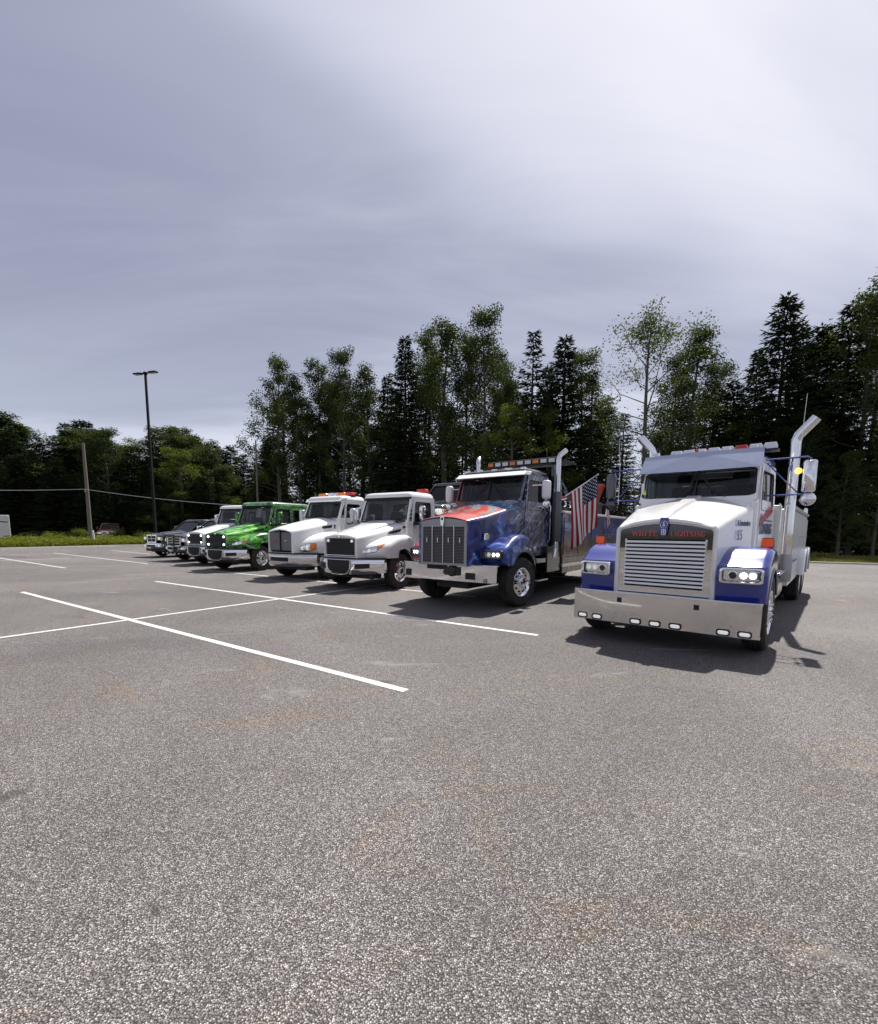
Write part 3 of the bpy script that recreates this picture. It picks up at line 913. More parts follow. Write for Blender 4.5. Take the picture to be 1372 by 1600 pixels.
def wheel_meshes(r, w, kind):
    key = (r, w, kind)
    if key in WCACHE:
        return WCACHE[key]
    rr = r * 0.565
    t = MB(); h = w / 2
    prof = [(rr * 0.98, h * 0.80), (rr * 1.04, h * 0.92), (r * 0.78, h * 1.0), (r * 0.92, h * 0.95), (r * 0.975, h * 0.80), (r * 0.99, h * 0.70)]
    for g in (0.42, 0.0, -0.42):
        prof += [(r, h * (g + 0.17)), (r, h * (g + 0.05)), (r - 0.014, h * (g + 0.035)), (r - 0.014, h * (g - 0.035)), (r, h * (g - 0.05)), (r, h * (g - 0.17))]
    prof += [(r * 0.99, -h * 0.70), (r * 0.975, -h * 0.80), (r * 0.92, -h * 0.95), (r * 0.78, -h), (rr * 1.04, -h * 0.92), (rr * 0.98, -h * 0.8)]
    t.lathe(prof, (0, 0, 0), (1, 0, 0), 44)
    rim = MB()
    if kind == 'steer':
        pr = [(rr * 0.99, -h * 0.8), (rr * 0.93, h * 0.3), (rr * 0.94, h * 0.72), (rr * 1.03, h * 0.90), (rr * 1.0, h * 0.93), (rr * 0.9, h * 0.74), (rr * 0.84, h * 0.55), (rr * 0.72, h * 0.66), (rr * 0.56, h * 0.86), (rr * 0.50, h * 0.90), (rr * 0.33, h * 0.90), (rr * 0.30, h * 1.0), (rr * 0.26, h * 1.06), (0, h * 1.08)]
        hole_r, hole_h, nut_r, nut_h = rr * 0.69, h * 0.72, rr * 0.42, h * 0.90
    elif kind == 'drive':
        pr = [(rr * 0.99, -h * 0.8), (rr * 0.95, h * 0.8), (rr * 1.03, h * 0.90), (rr * 0.94, h * 0.86), (rr * 0.86, -h * 0.2), (rr * 0.6, -h * 0.45), (rr * 0.36, -h * 0.45), (rr * 0.33, h * 0.3), (0, h * 0.35)]
        hole_r, hole_h, nut_r, nut_h = rr * 0.74, -h * 0.3, rr * 0.46, -h * 0.44
    else:
        pr = [(rr * 0.99, -h * 0.8), (rr * 0.95, h * 0.6), (rr * 1.03, h * 0.88), (rr * 0.95, h * 0.84), (rr * 0.84, h * 0.5), (rr * 0.5, h * 0.62), (rr * 0.3, h * 0.66), (rr * 0.24, h * 0.8), (0, h * 0.82)]
        hole_r, hole_h, nut_r, nut_h = rr * 0.66, h * 0.58, rr * 0.38, h * 0.66
    rim.lathe(pr, (0, 0, 0), (1, 0, 0), 40)
    ho = MB(); nu = MB()
    n = 10 if kind != 'car' else 8
    for i in range(n):
        a = 2 * math.pi * i / n
        c = V(hole_h, hole_r * math.cos(a), hole_r * math.sin(a))
        ho.lathe([(rr * 0.088, -0.012), (rr * 0.088, 0.010), (0, 0.010)], c, (1, 0, 0), 10)
        a += math.pi / n
        c = V(nut_h, nut_r * math.cos(a), nut_r * math.sin(a))
        nu.lathe([(rr * 0.05, -0.01), (rr * 0.05, 0.03), (0, 0.035)], c, (1, 0, 0), 6)
    WCACHE[key] = (rim.mesh('wheel_rim', 'chrome', 30), t.mesh('tyre', 'rubber', 30), ho.mesh('hand_holes', 'black_plastic', 30), nu.mesh('lug_nuts', 'chrome', 30))
    return WCACHE[key]


def wheel(root, x, y, r=0.52, w=0.28, kind='steer', steer=0.0):
    rim, ty, ho, nu = wheel_meshes(r, w, kind)
    s = 1 if x > 0 else -1
    o = put('wheel', rim, root, loc=(x, y, r), rot=(0, 0, (0 if s > 0 else math.pi) + steer))
    put('tyre', ty, o); put('hand_holes', ho, o, kind='stuff'); put('lug_nuts', nu, o, kind='stuff')
    return o


# ---------------------------------------------------------------- body helpers
def hood_ring(y, hw, zc, ze, zb, r, tilt=0.0):
    pts = [(-hw, y + tilt, zb)]
    def arc(cx, a0, a1):
        for i in range(6):
            a = R(a0 + (a1 - a0) * i / 5)
            px = cx + r * math.cos(a)
            pts.append((px, y, ze - r + r * math.sin(a)))
    arc(-hw + r, 180, 90)
    for i in range(1, 8):
        u = -1 + 2 * i / 8
        pts.append((u * (hw - r), y, ze + (zc - ze) * math.cos(u * math.pi / 2) ** 0.9))
    arc(hw - r, 90, 0)
    pts.append((hw, y + tilt, zb))
    return pts


def hood(root, secs, mat, name='hood'):
    return MB().loft([hood_ring(*s) for s in secs], False, True).build(name, mat, root, smooth=38)


def band(outer, arch, xi, xo, rad=0.09, sweep=None, bulge=0.0):
    """a fender: outer and arch are equally long (y,z) paths; xi inner, xo outer x; sweep moves the outer edge back"""
    n = len(outer); rings = []
    for i in range(n):
        P = V(0, *outer[i]); Q = V(0, *arch[i]); sw = sweep[i] if sweep else 0.0
        xoi = xo[i] if isinstance(xo, (list, tuple)) else xo
        d = (Q - P); L = max(d.length, 1e-5); d = d / L; rd = min(rad, L * 0.9)
        def at(x, dist):
            t = (x - xi) / (xoi - xi)
            p = P + d * dist
            return (x, p.y + sw * t * t * (1.0), p.z)
        ring = [at(xi + (xoi - rd - xi) * k / 5, 0) for k in range(6)]
        for k in range(1, 6):
            a = R(90 * k / 5)
            ring.append(at(xoi - rd + rd * math.sin(a), rd * (1 - math.cos(a))))
        ring.append(at(xoi, L)); ring.append(at(xoi - 0.03, L)); ring.append(at(xoi - .04, min(L * .98, rd * 1.05 + .01))); ring.append(at(xi, min(L * .98, .03)))
        rings.append(ring)
    return MB().loft(rings, True, True)


def arc_pts(cy, cz, r, a0, a1, n):
    return [(cy + r * math.cos(R(a0 + (a1 - a0) * i / (n - 1))), cz + r * math.sin(R(a0 + (a1 - a0) * i / (n - 1)))) for i in range(n)]


def resample(path, n):
    L = [0.0]
    for a, b in zip(path, path[1:]):
        L.append(L[-1] + math.hypot(b[0] - a[0], b[1] - a[1]))
    out = []
    for i in range(n):
        t = L[-1] * i / (n - 1)
        for k in range(len(L) - 1):
            if t <= L[k + 1] + 1e-9:
                u = (t - L[k]) / max(L[k + 1] - L[k], 1e-9)
                out.append((path[k][0] + (path[k + 1][0] - path[k][0]) * u, path[k][1] + (path[k + 1][1] - path[k][1]) * u))
                break
    return out


def smooth_path(ctrl, n):
    """catmull-rom through (y,z) control points, evenly resampled"""
    c = [ctrl[0]] + list(ctrl) + [ctrl[-1]]
    out = []
    for i in range(1, len(c) - 2):
        p0, p1, p2, p3 = c[i - 1], c[i], c[i + 1], c[i + 2]
        for k in range(8):
            t = k / 8
            out.append(tuple(0.5 * (2 * p1[j] + (p2[j] - p0[j]) * t + (2 * p0[j] - 5 * p1[j] + 4 * p2[j] - p3[j]) * t * t + (3 * p1[j] - p0[j] - 3 * p2[j] + p3[j]) * t ** 3) for j in (0, 1)))
    out.append(ctrl[-1])
    return resample(out, n)


def hole_panel(q, l, r, b, t, rad, thick, inward):
    """flat panel q (bl,br,tr,tl) with a round-cornered opening; returns panel and opening outline"""
    inner = rrect(l, 1 - r, b, 1 - t, rad, 4)
    def edge(u, v):
        du, dv = u - 0.5, v - 0.5
        k = 0.5 / max(abs(du), abs(dv), 1e-6)
        return 0.5 + du * k, 0.5 + dv * k
    cu, cv = (l + 1 - r) / 2, (b + 1 - t) / 2
    outer = []
    corners = {4: None}
    n = len(inner)
    for i, (u, v) in enumerate(inner):
        a = ((u - cu) / (1 - r - l), (v - cv) / (1 - t - b))
        k = 0.5 / max(abs(a[0]), abs(a[1]), 1e-6)
        outer.append((0.5 + a[0] * k, 0.5 + a[1] * k))
    for c, (ou, ov) in enumerate(((1, 0), (1, 1), (0, 1), (0, 0))):
        outer[c * 5 + 2] = (ou, ov)
    inw = Vector(inward) * thick
    I = [bil(q, *p) for p in inner]; O = [bil(q, *p) for p in outer]
    m = MB()
    m.loft([O, I, [p + inw for p in I], [p + inw for p in O], O], False, False)
    return m, I


def glazed(root, fname, gname, q, ins, rad, thick, inward, mat, gmat, seal=True):
    m, I = hole_panel(q, *ins, rad, thick, inward)
    p = m.build(fname, mat, root, smooth=30)
    inw = Vector(inward)
    c = sum(I, V(0, 0, 0)) / len(I)
    g = MB().add([p_ + inw * thick * 0.55 for p_ in I], [tuple(range(len(I)))]).build(gname, gmat, p, smooth=0)
    if seal:
        a = [p_ - inw * 0.004 for p_ in I]; b = [c + (p_ - c) * 0.972 - inw * 0.004 for p_ in I]
        MB().loft([[x + inw * 0.012 for x in a], a, b, [x + inw * 0.02 for x in b]], False, False).build('rubber_seal', 'black_plastic', p, smooth=30)
    return p, g


def text(parent, name, body, size, org, xd, yd, mat, extrude=0.002, bold=0.0, squeeze=1.0, shear=0.0, align='CENTER'):
    cu = bpy.data.curves.new('lettering', 'FONT')
    cu.body, cu.size, cu.extrude, cu.offset, cu.shear, cu.align_x = body, size, extrude, bold, shear, align
    cu.resolution_u = 3
    tmp = bpy.data.objects.new('lettering', cu); COL.objects.link(tmp)
    me = bpy.data.meshes.new_from_object(tmp)
    bpy.data.objects.remove(tmp, do_unlink=True)
    xd, yd = Vector(xd).normalized(), Vector(yd).normalized(); nd = xd.cross(yd)
    for v in me.vertices:
        c = v.co.copy()
        v.co = Vector(org) + xd * c.x * squeeze + yd * c.y + nd * c.z
    me.materials.clear(); me.materials.append(MATS[mat])
    return put(name, me, parent)


# strokes of simple serif capitals on a 1 x 1 cell: (x0,y0,x1,y1,width)
SERIF = {
    'W': [(0, 1, .25, 0, .15), (.25, 0, .5, .9, .07), (.5, .9, .75, 0, .15), (.75, 0, 1, 1, .07)],
    'H': [(.15, 0, .15, 1, .16), (.85, 0, .85, 1, .16), (.15, .5, .85, .5, .07)],
    'I': [(.5, 0, .5, 1, .17)],
    'T': [(.5, 0, .5, 1, .17), (.02, .96, .98, .96, .08), (.04, .78, .04, 1, .06), (.96, .78, .96, 1, .06)],
    'E': [(.15, 0, .15, 1, .16), (.15, .04, .95, .04, .08), (.15, .96, .92, .96, .08), (.15, .52, .65, .52, .07), (.95, 0, .95, .25, .06), (.92, .78, .92, 1, .06)],
    'L': [(.2, 0, .2, 1, .17), (.2, .04, .95, .04, .08), (.95, 0, .95, .28, .06)],
    'N': [(.12, 0, .12, 1, .08), (.88, 0, .88, 1, .08), (.12, 1, .88, 0, .17)],
    'G': [(.9, .82, .7, .97, .1), (.7, .97, .42, .97, .1), (.42, .97, .15, .75, .15), (.15, .75, .1, .5, .17), (.1, .5, .15, .25, .17), (.15, .25, .42, .03, .15), (.42, .03, .7, .03, .1), (.7, .03, .88, .12, .12), (.88, .1, .88, .45, .15), (.66, .45, 1.0, .45, .06)],
}


def serif_text(parent, name, word, x0, x1, zb, hgt, y, mat):
    m = MB(); wd = {'I': 0.5, 'W': 1.25}
    tot = sum(wd.get(c, 0.85) for c in word) + 0.16 * (len(word) - 1)
    k = (x1 - x0) / tot; x = x0
    for ch in word:
        w = wd.get(ch, 0.85) * k
        st = list(SERIF[ch])
        for (a, b, c, d, t) in SERIF[ch]:
            if abs(a - c) < 1e-6 and t > 0.06 and ch not in 'G':
                for e in (b, d):
                    if (ch == 'T' and e == 1):
                        continue
                    st.append((a - .22, e - .035 if e else .035, a + .22, e - .035 if e else .035, .07))
        for i, (a, b, c, d, t) in enumerate(st):
            p = V(x + a * w, y - 0.0004 * (i % 5), zb + b * hgt); q = V(x + c * w, y - 0.0004 * (i % 5), zb + d * hgt)
            dd = (q - p).normalized(); s = V(-dd.z, 0, dd.x) * (t * k * 0.5)
            m.prism([p - s, q - s, q + s, p + s], (0, 0.004, 0))
        x += w + 0.16 * k
    return m.build(name, mat, parent, smooth=0)


def interior(root, wb, y0, y1, zf, belt, wheel_x=0.42):
    m = MB(); m.box(-wb + .06, wb - .06, y0 + .16, y0 + .52, belt - .42, belt - .02)
    m.build('dashboard', 'interior', root, bev=0.04)
    for sx in (-1, 1):
        m = MB()
        m.box(sx * .45 - .25, sx * .45 + .25, y1 - .78, y1 - .25, belt - .52, belt - .34)
        m.prism([(sx * .45 - .24, y1 - .32, belt - .36), (sx * .45 + .24, y1 - .32, belt - .36), (sx * .45 + .22, y1 - .14, belt + .30), (sx * .45 - .22, y1 - .14, belt + .30)], (0, .12, 0.02))
        m.box(sx * .45 - .13, sx * .45 + .13, y1 - .17, y1 - .07, belt + .33, belt + .52)
        m.build('seat', 'seat_cloth', root, bev=0.04)
    c = V(wheel_x, y0 + .66, belt + 0.0); ax = V(0, .55, .8).normalized(); u = V(1, 0, 0); w = ax.cross(u)
    pts = [c + (u * math.cos(a) + w * math.sin(a)) * .22 for a in [2 * math.pi * i / 20 for i in range(21)]]
    m = MB(); m.tube(pts, 0.016, 6, False); m.tube([c - u * .2, c + u * .2], .014, 5); m.tube([c, c - ax * .35 + V(0, -.1, 0)], .03, 6)
    m.build('steering_wheel', 'black_plastic', root)


def cab(root, mat, y0, y1, wc, wb, wr, zs, zb, zr, yt, roof_mat=None, roof_h=0.2, ws_ins=(.05, .05, .06, .08), ws_rad=.09, gl='windshield_glass', door_len=1.0, handle='black_plastic', split=False, side_gl='side_glass', ins_door=(.07, .08, .55, .07), roof_front=0.0, a_slant=0.10, crew=0.0, corner=0.07, taper=0.05):
    """y0 cowl, y1 back wall, wc/wb half width at cowl/doors, wr at the eaves; zs sill, zb belt, zr eaves; yt windshield top"""
    yd = y0 + corner
    def xw(w, y):
        return w - taper * (y1 - y) / (y1 - yd)
    wc = xw(wb, yd) - 0.03
    sh = MB()
    def rg(z, k):
        a, b = wc * k, wb * k
        f = xw(b, yd)
        return [(-a, y0, z), (-f, yd, z), (-b, y1, z), (b, y1, z), (f, yd, z), (a, y0, z)]
    kz = (wb - wr) / (zr - zs)
    sh.loft([rg(zs, 1), rg(zb - .02, 1 - kz * (zb - zs) / wb)], True, True)
    sh.build('cab_shell', mat, root, bev=0.025)
    # windshield frame
    wbz = wb - kz * (zb - zs)
    q = [(-wc * .995, y0, zb - .04), (wc * .995, y0, zb - .04), (xw(wr, yt) * .985, yt, zr), (-xw(wr, yt) * .985, yt, zr)]
    nn = (V(*q[1]) - V(*q[0])).cross(V(*q[3]) - V(*q[0])).normalized()
    fr, g = glazed(root, 'windshield_frame', 'windshield', q, ws_ins, ws_rad, .05, -nn if nn.y < 0 else nn, mat, gl)
    if split:
        a, b = bil(q, .5, ws_ins[2]), bil(q, .5, 1 - ws_ins[3])
        o = nn * 0.012 if nn.y < 0 else -nn * 0.012
        MB().tube([a + o, b + o], .014, 6).build('windshield_divider', 'black_plastic', root)
    for s in (-1, 1):
        def S(x, y, z):
            return (s * x, y, z)
        ya, yb = yd + 0.0, yd + door_len
        slant = yt - y0
        e = 0.014
        yq = min(yt + a_slant, yb - .3)
        q = [S(xw(wb, ya) + e, ya, zs + .06), S(xw(wb, yb) + e, yb, zs + .06), S(xw(wr, yb) + e, yb, zr - .01), S(xw(wr, yq) + e, yq, zr - .01)]
        d, g = glazed(root, 'door', 'side_window', q, ins_door, .05, .045, (-s, 0, 0), mat, side_gl)
        MB().box(s * (xw(wbz, yb) + .0), s * (xw(wbz, yb) + .045), yb - .22, yb - .06, zb - .17, zb - .13).build('door_handle', handle, d, bev=.008)
        # corner pillar between windshield and door
        m = MB(); m.prism([S(wc, y0 + .012, zb - .03), S(xw(wbz, yd), yd - .004, zb - .03), S(xw(wr, yq), yq - .01, zr - .002), S(xw(wr, yt) * .987, yt + .012, zr - .002)], (-s * .03, .02, 0))
        m.build('corner_pillar', mat, root, smooth=30)
        # side wall behind the door
        yb2 = yb + 0.014
        if crew:
            yc_ = yb2 + crew
            q = [S(xw(wb, yb2) + e, yb2, zs + .06), S(xw(wb, yc_) + e, yc_, zs + .06), S(xw(wr, yc_) + e, yc_, zr - .01), S(xw(wr, yb2) + e, yb2, zr - .01)]
            d2, g2 = glazed(root, 'door', 'side_window', q, (.10, .12, .53, .08), .05, .045, (-s, 0, 0), mat, side_gl)
            MB().box(s * (wbz + .012), s * (wbz + .045), yb2 + crew - .22, yb2 + crew - .06, zb - .17, zb - .13).build('door_handle', handle, d2, bev=.008)
            yb2 += crew + .014
        if y1 - yb2 > .03:
            m = MB(); m.prism([S(xw(wb, yb2) + .003, yb2, zs + .06), S(wb + .003, y1, zs + .06), S(wr + .003, y1, zr - .002), S(xw(wr, yb2) + .003, yb2, zr - .002)], (-s * .04, 0, 0))
            m.build('rear_pillar', mat, root, smooth=30)
    q = [(-wbz, y1, zb - .1), (wbz, y1, zb - .1), (wr, y1, zr - .003), (-wr, y1, zr - .003)]
    glazed(root, 'rear_wall', 'rear_window', q, (.22, .22, .25, .16), .06, .04, (0, -1, 0), mat, side_gl, False)
    # roof
    yf = yt + roof_front
    rf = MB(); rings = []
    for dz, ins, fx in ((0, 0, 0), (roof_h * .45, .012, .02), (roof_h * .78, .06, .08), (roof_h * .95, .14, .20), (roof_h, .26, .36)):
        rings.append([(u * xw(wr, v) / wr, v, zr + dz) for u, v in rrect(-wr - .012 + ins, wr + .012 - ins, yf + fx, y1 + .01 - ins * .7, .12, 5)])
    rf.loft(rings, True, True).build('roof', roof_mat or mat, root, smooth=45)
    interior(root, xw(wr, y0), y0, y1, zs, zb)


def mirror_arm(root, s, x, y, zb, zt, w, xin, yin, matb, body='chrome', lit=False, convex=True, face='dull_steel'):
    m = MB()
    m.tube([(s * xin, yin, zt + .05), (s * (x - .04), y, zt + .05), (s * x, y, zt + .02), (s * x, y, zt - .1)], .013, 6)
    m.tube([(s * xin, yin + .05, zb - .03), (s * x, y, zb - .03), (s * x, y, zb + .06)], .013, 6)
    m.tube([(s * (xin + .02), yin + .02, zt), (s * (x - .12), y, zb - .01)], .010, 6)
    br = m.build('mirror_bracket', matb, root)
    h = MB()
    h.loft([[(s * (x + u), yy, v) for u, v in rrect(-w / 2 * k, w / 2 * k, zb + (1 - k) * .05, zt - (1 - k) * .05, .03, 3)] for yy, k in ((y - .045, .75), (y - .03, .95), (y + .03, 1.0), (y + .04, .97))])
    mi = h.build('mirror', body, root, smooth=40)
    MB().add([(s * (x + u * .9), y + .043, v) for u, v in rrect(-w / 2, w / 2, zb + .02, zt - .02, .02, 3)], [tuple(range(16))]).build('mirror_glass', 'chrome', mi, smooth=0)
    if convex:
        c = V(s * x, y + .01, zb - .10)
        k = MB(); k.lathe([(.001, -.05), (.05, -.046), (.085, -.03), (.10, 0.0), (.10, .02), (.001, .022)], c, (0, 1, 0), 20)
        k.build('convex_mirror', body, root, smooth=40)
    if lit:
        MB().lathe([(.001, -.06), (.035, -.05), (.045, -.01), (.03, .01)], (s * (x - w / 2 - .05), y, (zb + zt) / 2 + .08), (0, 1, 0), 12).build('mirror_lamp', 'amber_lit', root, smooth=50)


def stack(root, x, y, z0, z1, r, s, mat='chrome', tip_out=.24, tip_up=.3, shield=None, back=0.0):
    path = [(x, y, z0), (x, y, z0 + .2), (x, y, z1 - .12), (x, y, z1 - .04), (x + s * .03, y + back * .1, z1 + .04), (x + s * tip_out, y + back, z1 + tip_up)]
    m = MB(); m.tube(path, r, 16, False)
    m.tube([path[-2], path[-1]], r * .86, 16, False)
    o = m.build('exhaust_stack', mat, root, smooth=50)
    if shield:
        MB().lathe([(r + .035, 0), (r + .045, .02), (r + .045, shield[1] - shield[0] - .02), (r + .035, shield[1] - shield[0])], (x, y, shield[0]), (0, 0, 1), 20).build('heat_shield', 'mesh_grey', o, smooth=40)
    return o


def chassis(root, y0, y1, ya, r=.52, dual=True, rear2=None, deck=None, wx=1.24, w=.28):
    m = MB()
    for s in (-1, 1):
        m.box(s * .42 - .05, s * .42 + .05, y0, y1, r + .0, r + .28)
    m.box(-.85, .85, ya - .06, ya + .06, r - .06, r + .06)
    m.box(-.4, .4, y0 + .1, y0 + 1.6, r - .12, r + .6)
    for yy in ([rear2] if rear2 else []):
        m.box(-.9, .9, yy - .07, yy + .07, r - .08, r + .08)
    m.build('chassis_frame', 'chassis', root)
    if rear2:
        for s in (-1, 1):
            wheel(root, s * (wx - w / 2), rear2, r, w, 'drive')
            if dual:
                wheel(root, s * (wx - w * 1.5 - .05), rear2, r, w, 'drive')


def oval_lamp(root, name, c, hx, hz, lens, rim='black_plastic', n=(0, -1, 0)):
    c = V(*c)
    def ov(k, dy, e=0):
        return [(c.x + u, c.y + dy, c.z + v) for u, v in rrect(-(hx + e) * k, (hx + e) * k, -(hz + e) * k, (hz + e) * k, hz * .98, 5)]
    o = MB().loft([ov(1, .004, .016), ov(1, -.012, .016), ov(1, -.012, 0), ov(1, .0, 0)], False, False).build(name, rim, root, smooth=40)
    MB().loft([ov(1, -.002), ov(.9, -.010), ov(.5, -.013)], False, True).build('lens', lens, o, smooth=50)
    return o


def quad_headlight(root, s, x0, x1, z0, z1, y, lit, dark=False, tilt=0.05):
    """rectangular chrome headlight with round projector and bright reflectors"""
    def P(u, v, d):
        return (s * (x0 + (x1 - x0) * u), y + d + tilt * u, z0 + (z1 - z0) * v)
    def rr_(e, d):
        return [P(u, v, d) for u, v in rrect(-e * .5, 1 + e * .5, -e, 1 + e, .16, 4)]
    m = MB(); m.loft([rr_(.12, .05), rr_(.12, -.02), rr_(.0, -.026), rr_(-.06, .0)], False, False)
    h = m.build('headlight', 'black_plastic' if dark else 'chrome', root, smooth=40)
    MB().add(rr_(-.06, .035), [tuple(range(20))]).build('reflector', 'dull_steel' if dark else 'lamp_reflector', h, smooth=0)
    for i, (u, rad, mt) in enumerate(((.27, .36, 'black_plastic' if not dark else 'lamp_dim'), (.55, .33, lit), (.78, .33, lit))):
        c = V(*P(u if s > 0 else u, .5, .03)); r_ = (z1 - z0) * rad
        MB().lathe([(r_, .005), (r_ * 1.02, -.012), (r_ * .8, -.014), (r_ * .6, -.004), (.001, -.008)], c, (0, 1, 0), 18).build('projector_ring', 'lamp_reflector', h, smooth=40)
        MB().lathe([(r_ * .62, -.009), (r_ * .4, -.018), (.001, -.021)], c, (0, 1, 0), 14).build('lamp', mt, h, smooth=50)
    MB().add(rr_(-.04, -.012), [tuple(range(20))]).build('lens', 'lens_glass', h, smooth=0)
    return h


def veh(name, x, y, head, label, cat='truck', group='vehicles parked side by side in a row'):
    o = empty(name, (x, y, 0), R(head - 90))
    return tag(o, label, cat, group)


def beacon(root, name, x, y, z, w, d, h, mat):
    rings = [[(x + u * k, y + v * k, z + zz) for u, v in rrect(-w / 2, w / 2, -d / 2, d / 2, .03, 3)] for zz, k in ((0, 1), (h * .7, .97), (h, .8))]
    return MB().loft(rings).build(name, mat, root, smooth=40)

# ---------------------------------------------------------------- white and blue wrecker (nearest truck)
def fender_pair(root, mat, outer_ctrl, arch, xi, xo, rad, sweep_n=0, sweep=0.0, n=25, trim=None, name='fender', mats=None):
    outer = smooth_path(outer_ctrl, n)
    sw = [sweep * max(0.0, 1 - i / sweep_n) ** 1.3 if sweep_n else 0.0 for i in range(n)]
    objs = []
    for s in (-1, 1):
        b = band(outer, arch, xi, xo, rad, sw).sided(s)
        f = b.build(name, (mats[0] if s < 0 else mats[1]) if mats else mat, root, smooth=40)
        objs.append(f)
        if trim:
            MB().tube([(s * (xo + .004), a[0] + w, a[1]) for a, w in zip(arch, sw)], .014, 6).build('fender_trim', trim, f)
        m = MB()                                                # inner splash guard
        m.add([(s * (xo - .05), y, z) for y, z in arch] + [(s * xi, y, z) for y, z in arch], [(i, i + 1, n + i + 1, n + i) for i in range(n - 1)])
        m.build('wheel_well', 'chassis', f, smooth=30)
    return objs


def texas_bumper(root, hw, z0, z1, mat, set_back=.05, name='bumper'):
    xs = [-hw, -hw * .93, -hw * .6, hw * .6, hw * .93, hw]
    yy = [set_back, set_back * .5, 0, 0, set_back * .5, set_back]
    m = MB()
    rings = []
    for x, y in zip(xs, yy):
        rings.append([(x, y + .08, z1 - .012), (x, y + .012, z1), (x, y, z1 - .012), (x, y, z0 + .012), (x, y + .012, z0), (x, y + .08, z0 + .012), (x, y + .08, z0 + .03), (x, y + .016, z0 + .03), (x, y + .016, z1 - .03), (x, y + .08, z1 - .03)])
    m.loft(rings, True, True)
    return m.build(name, mat, root, smooth=20)


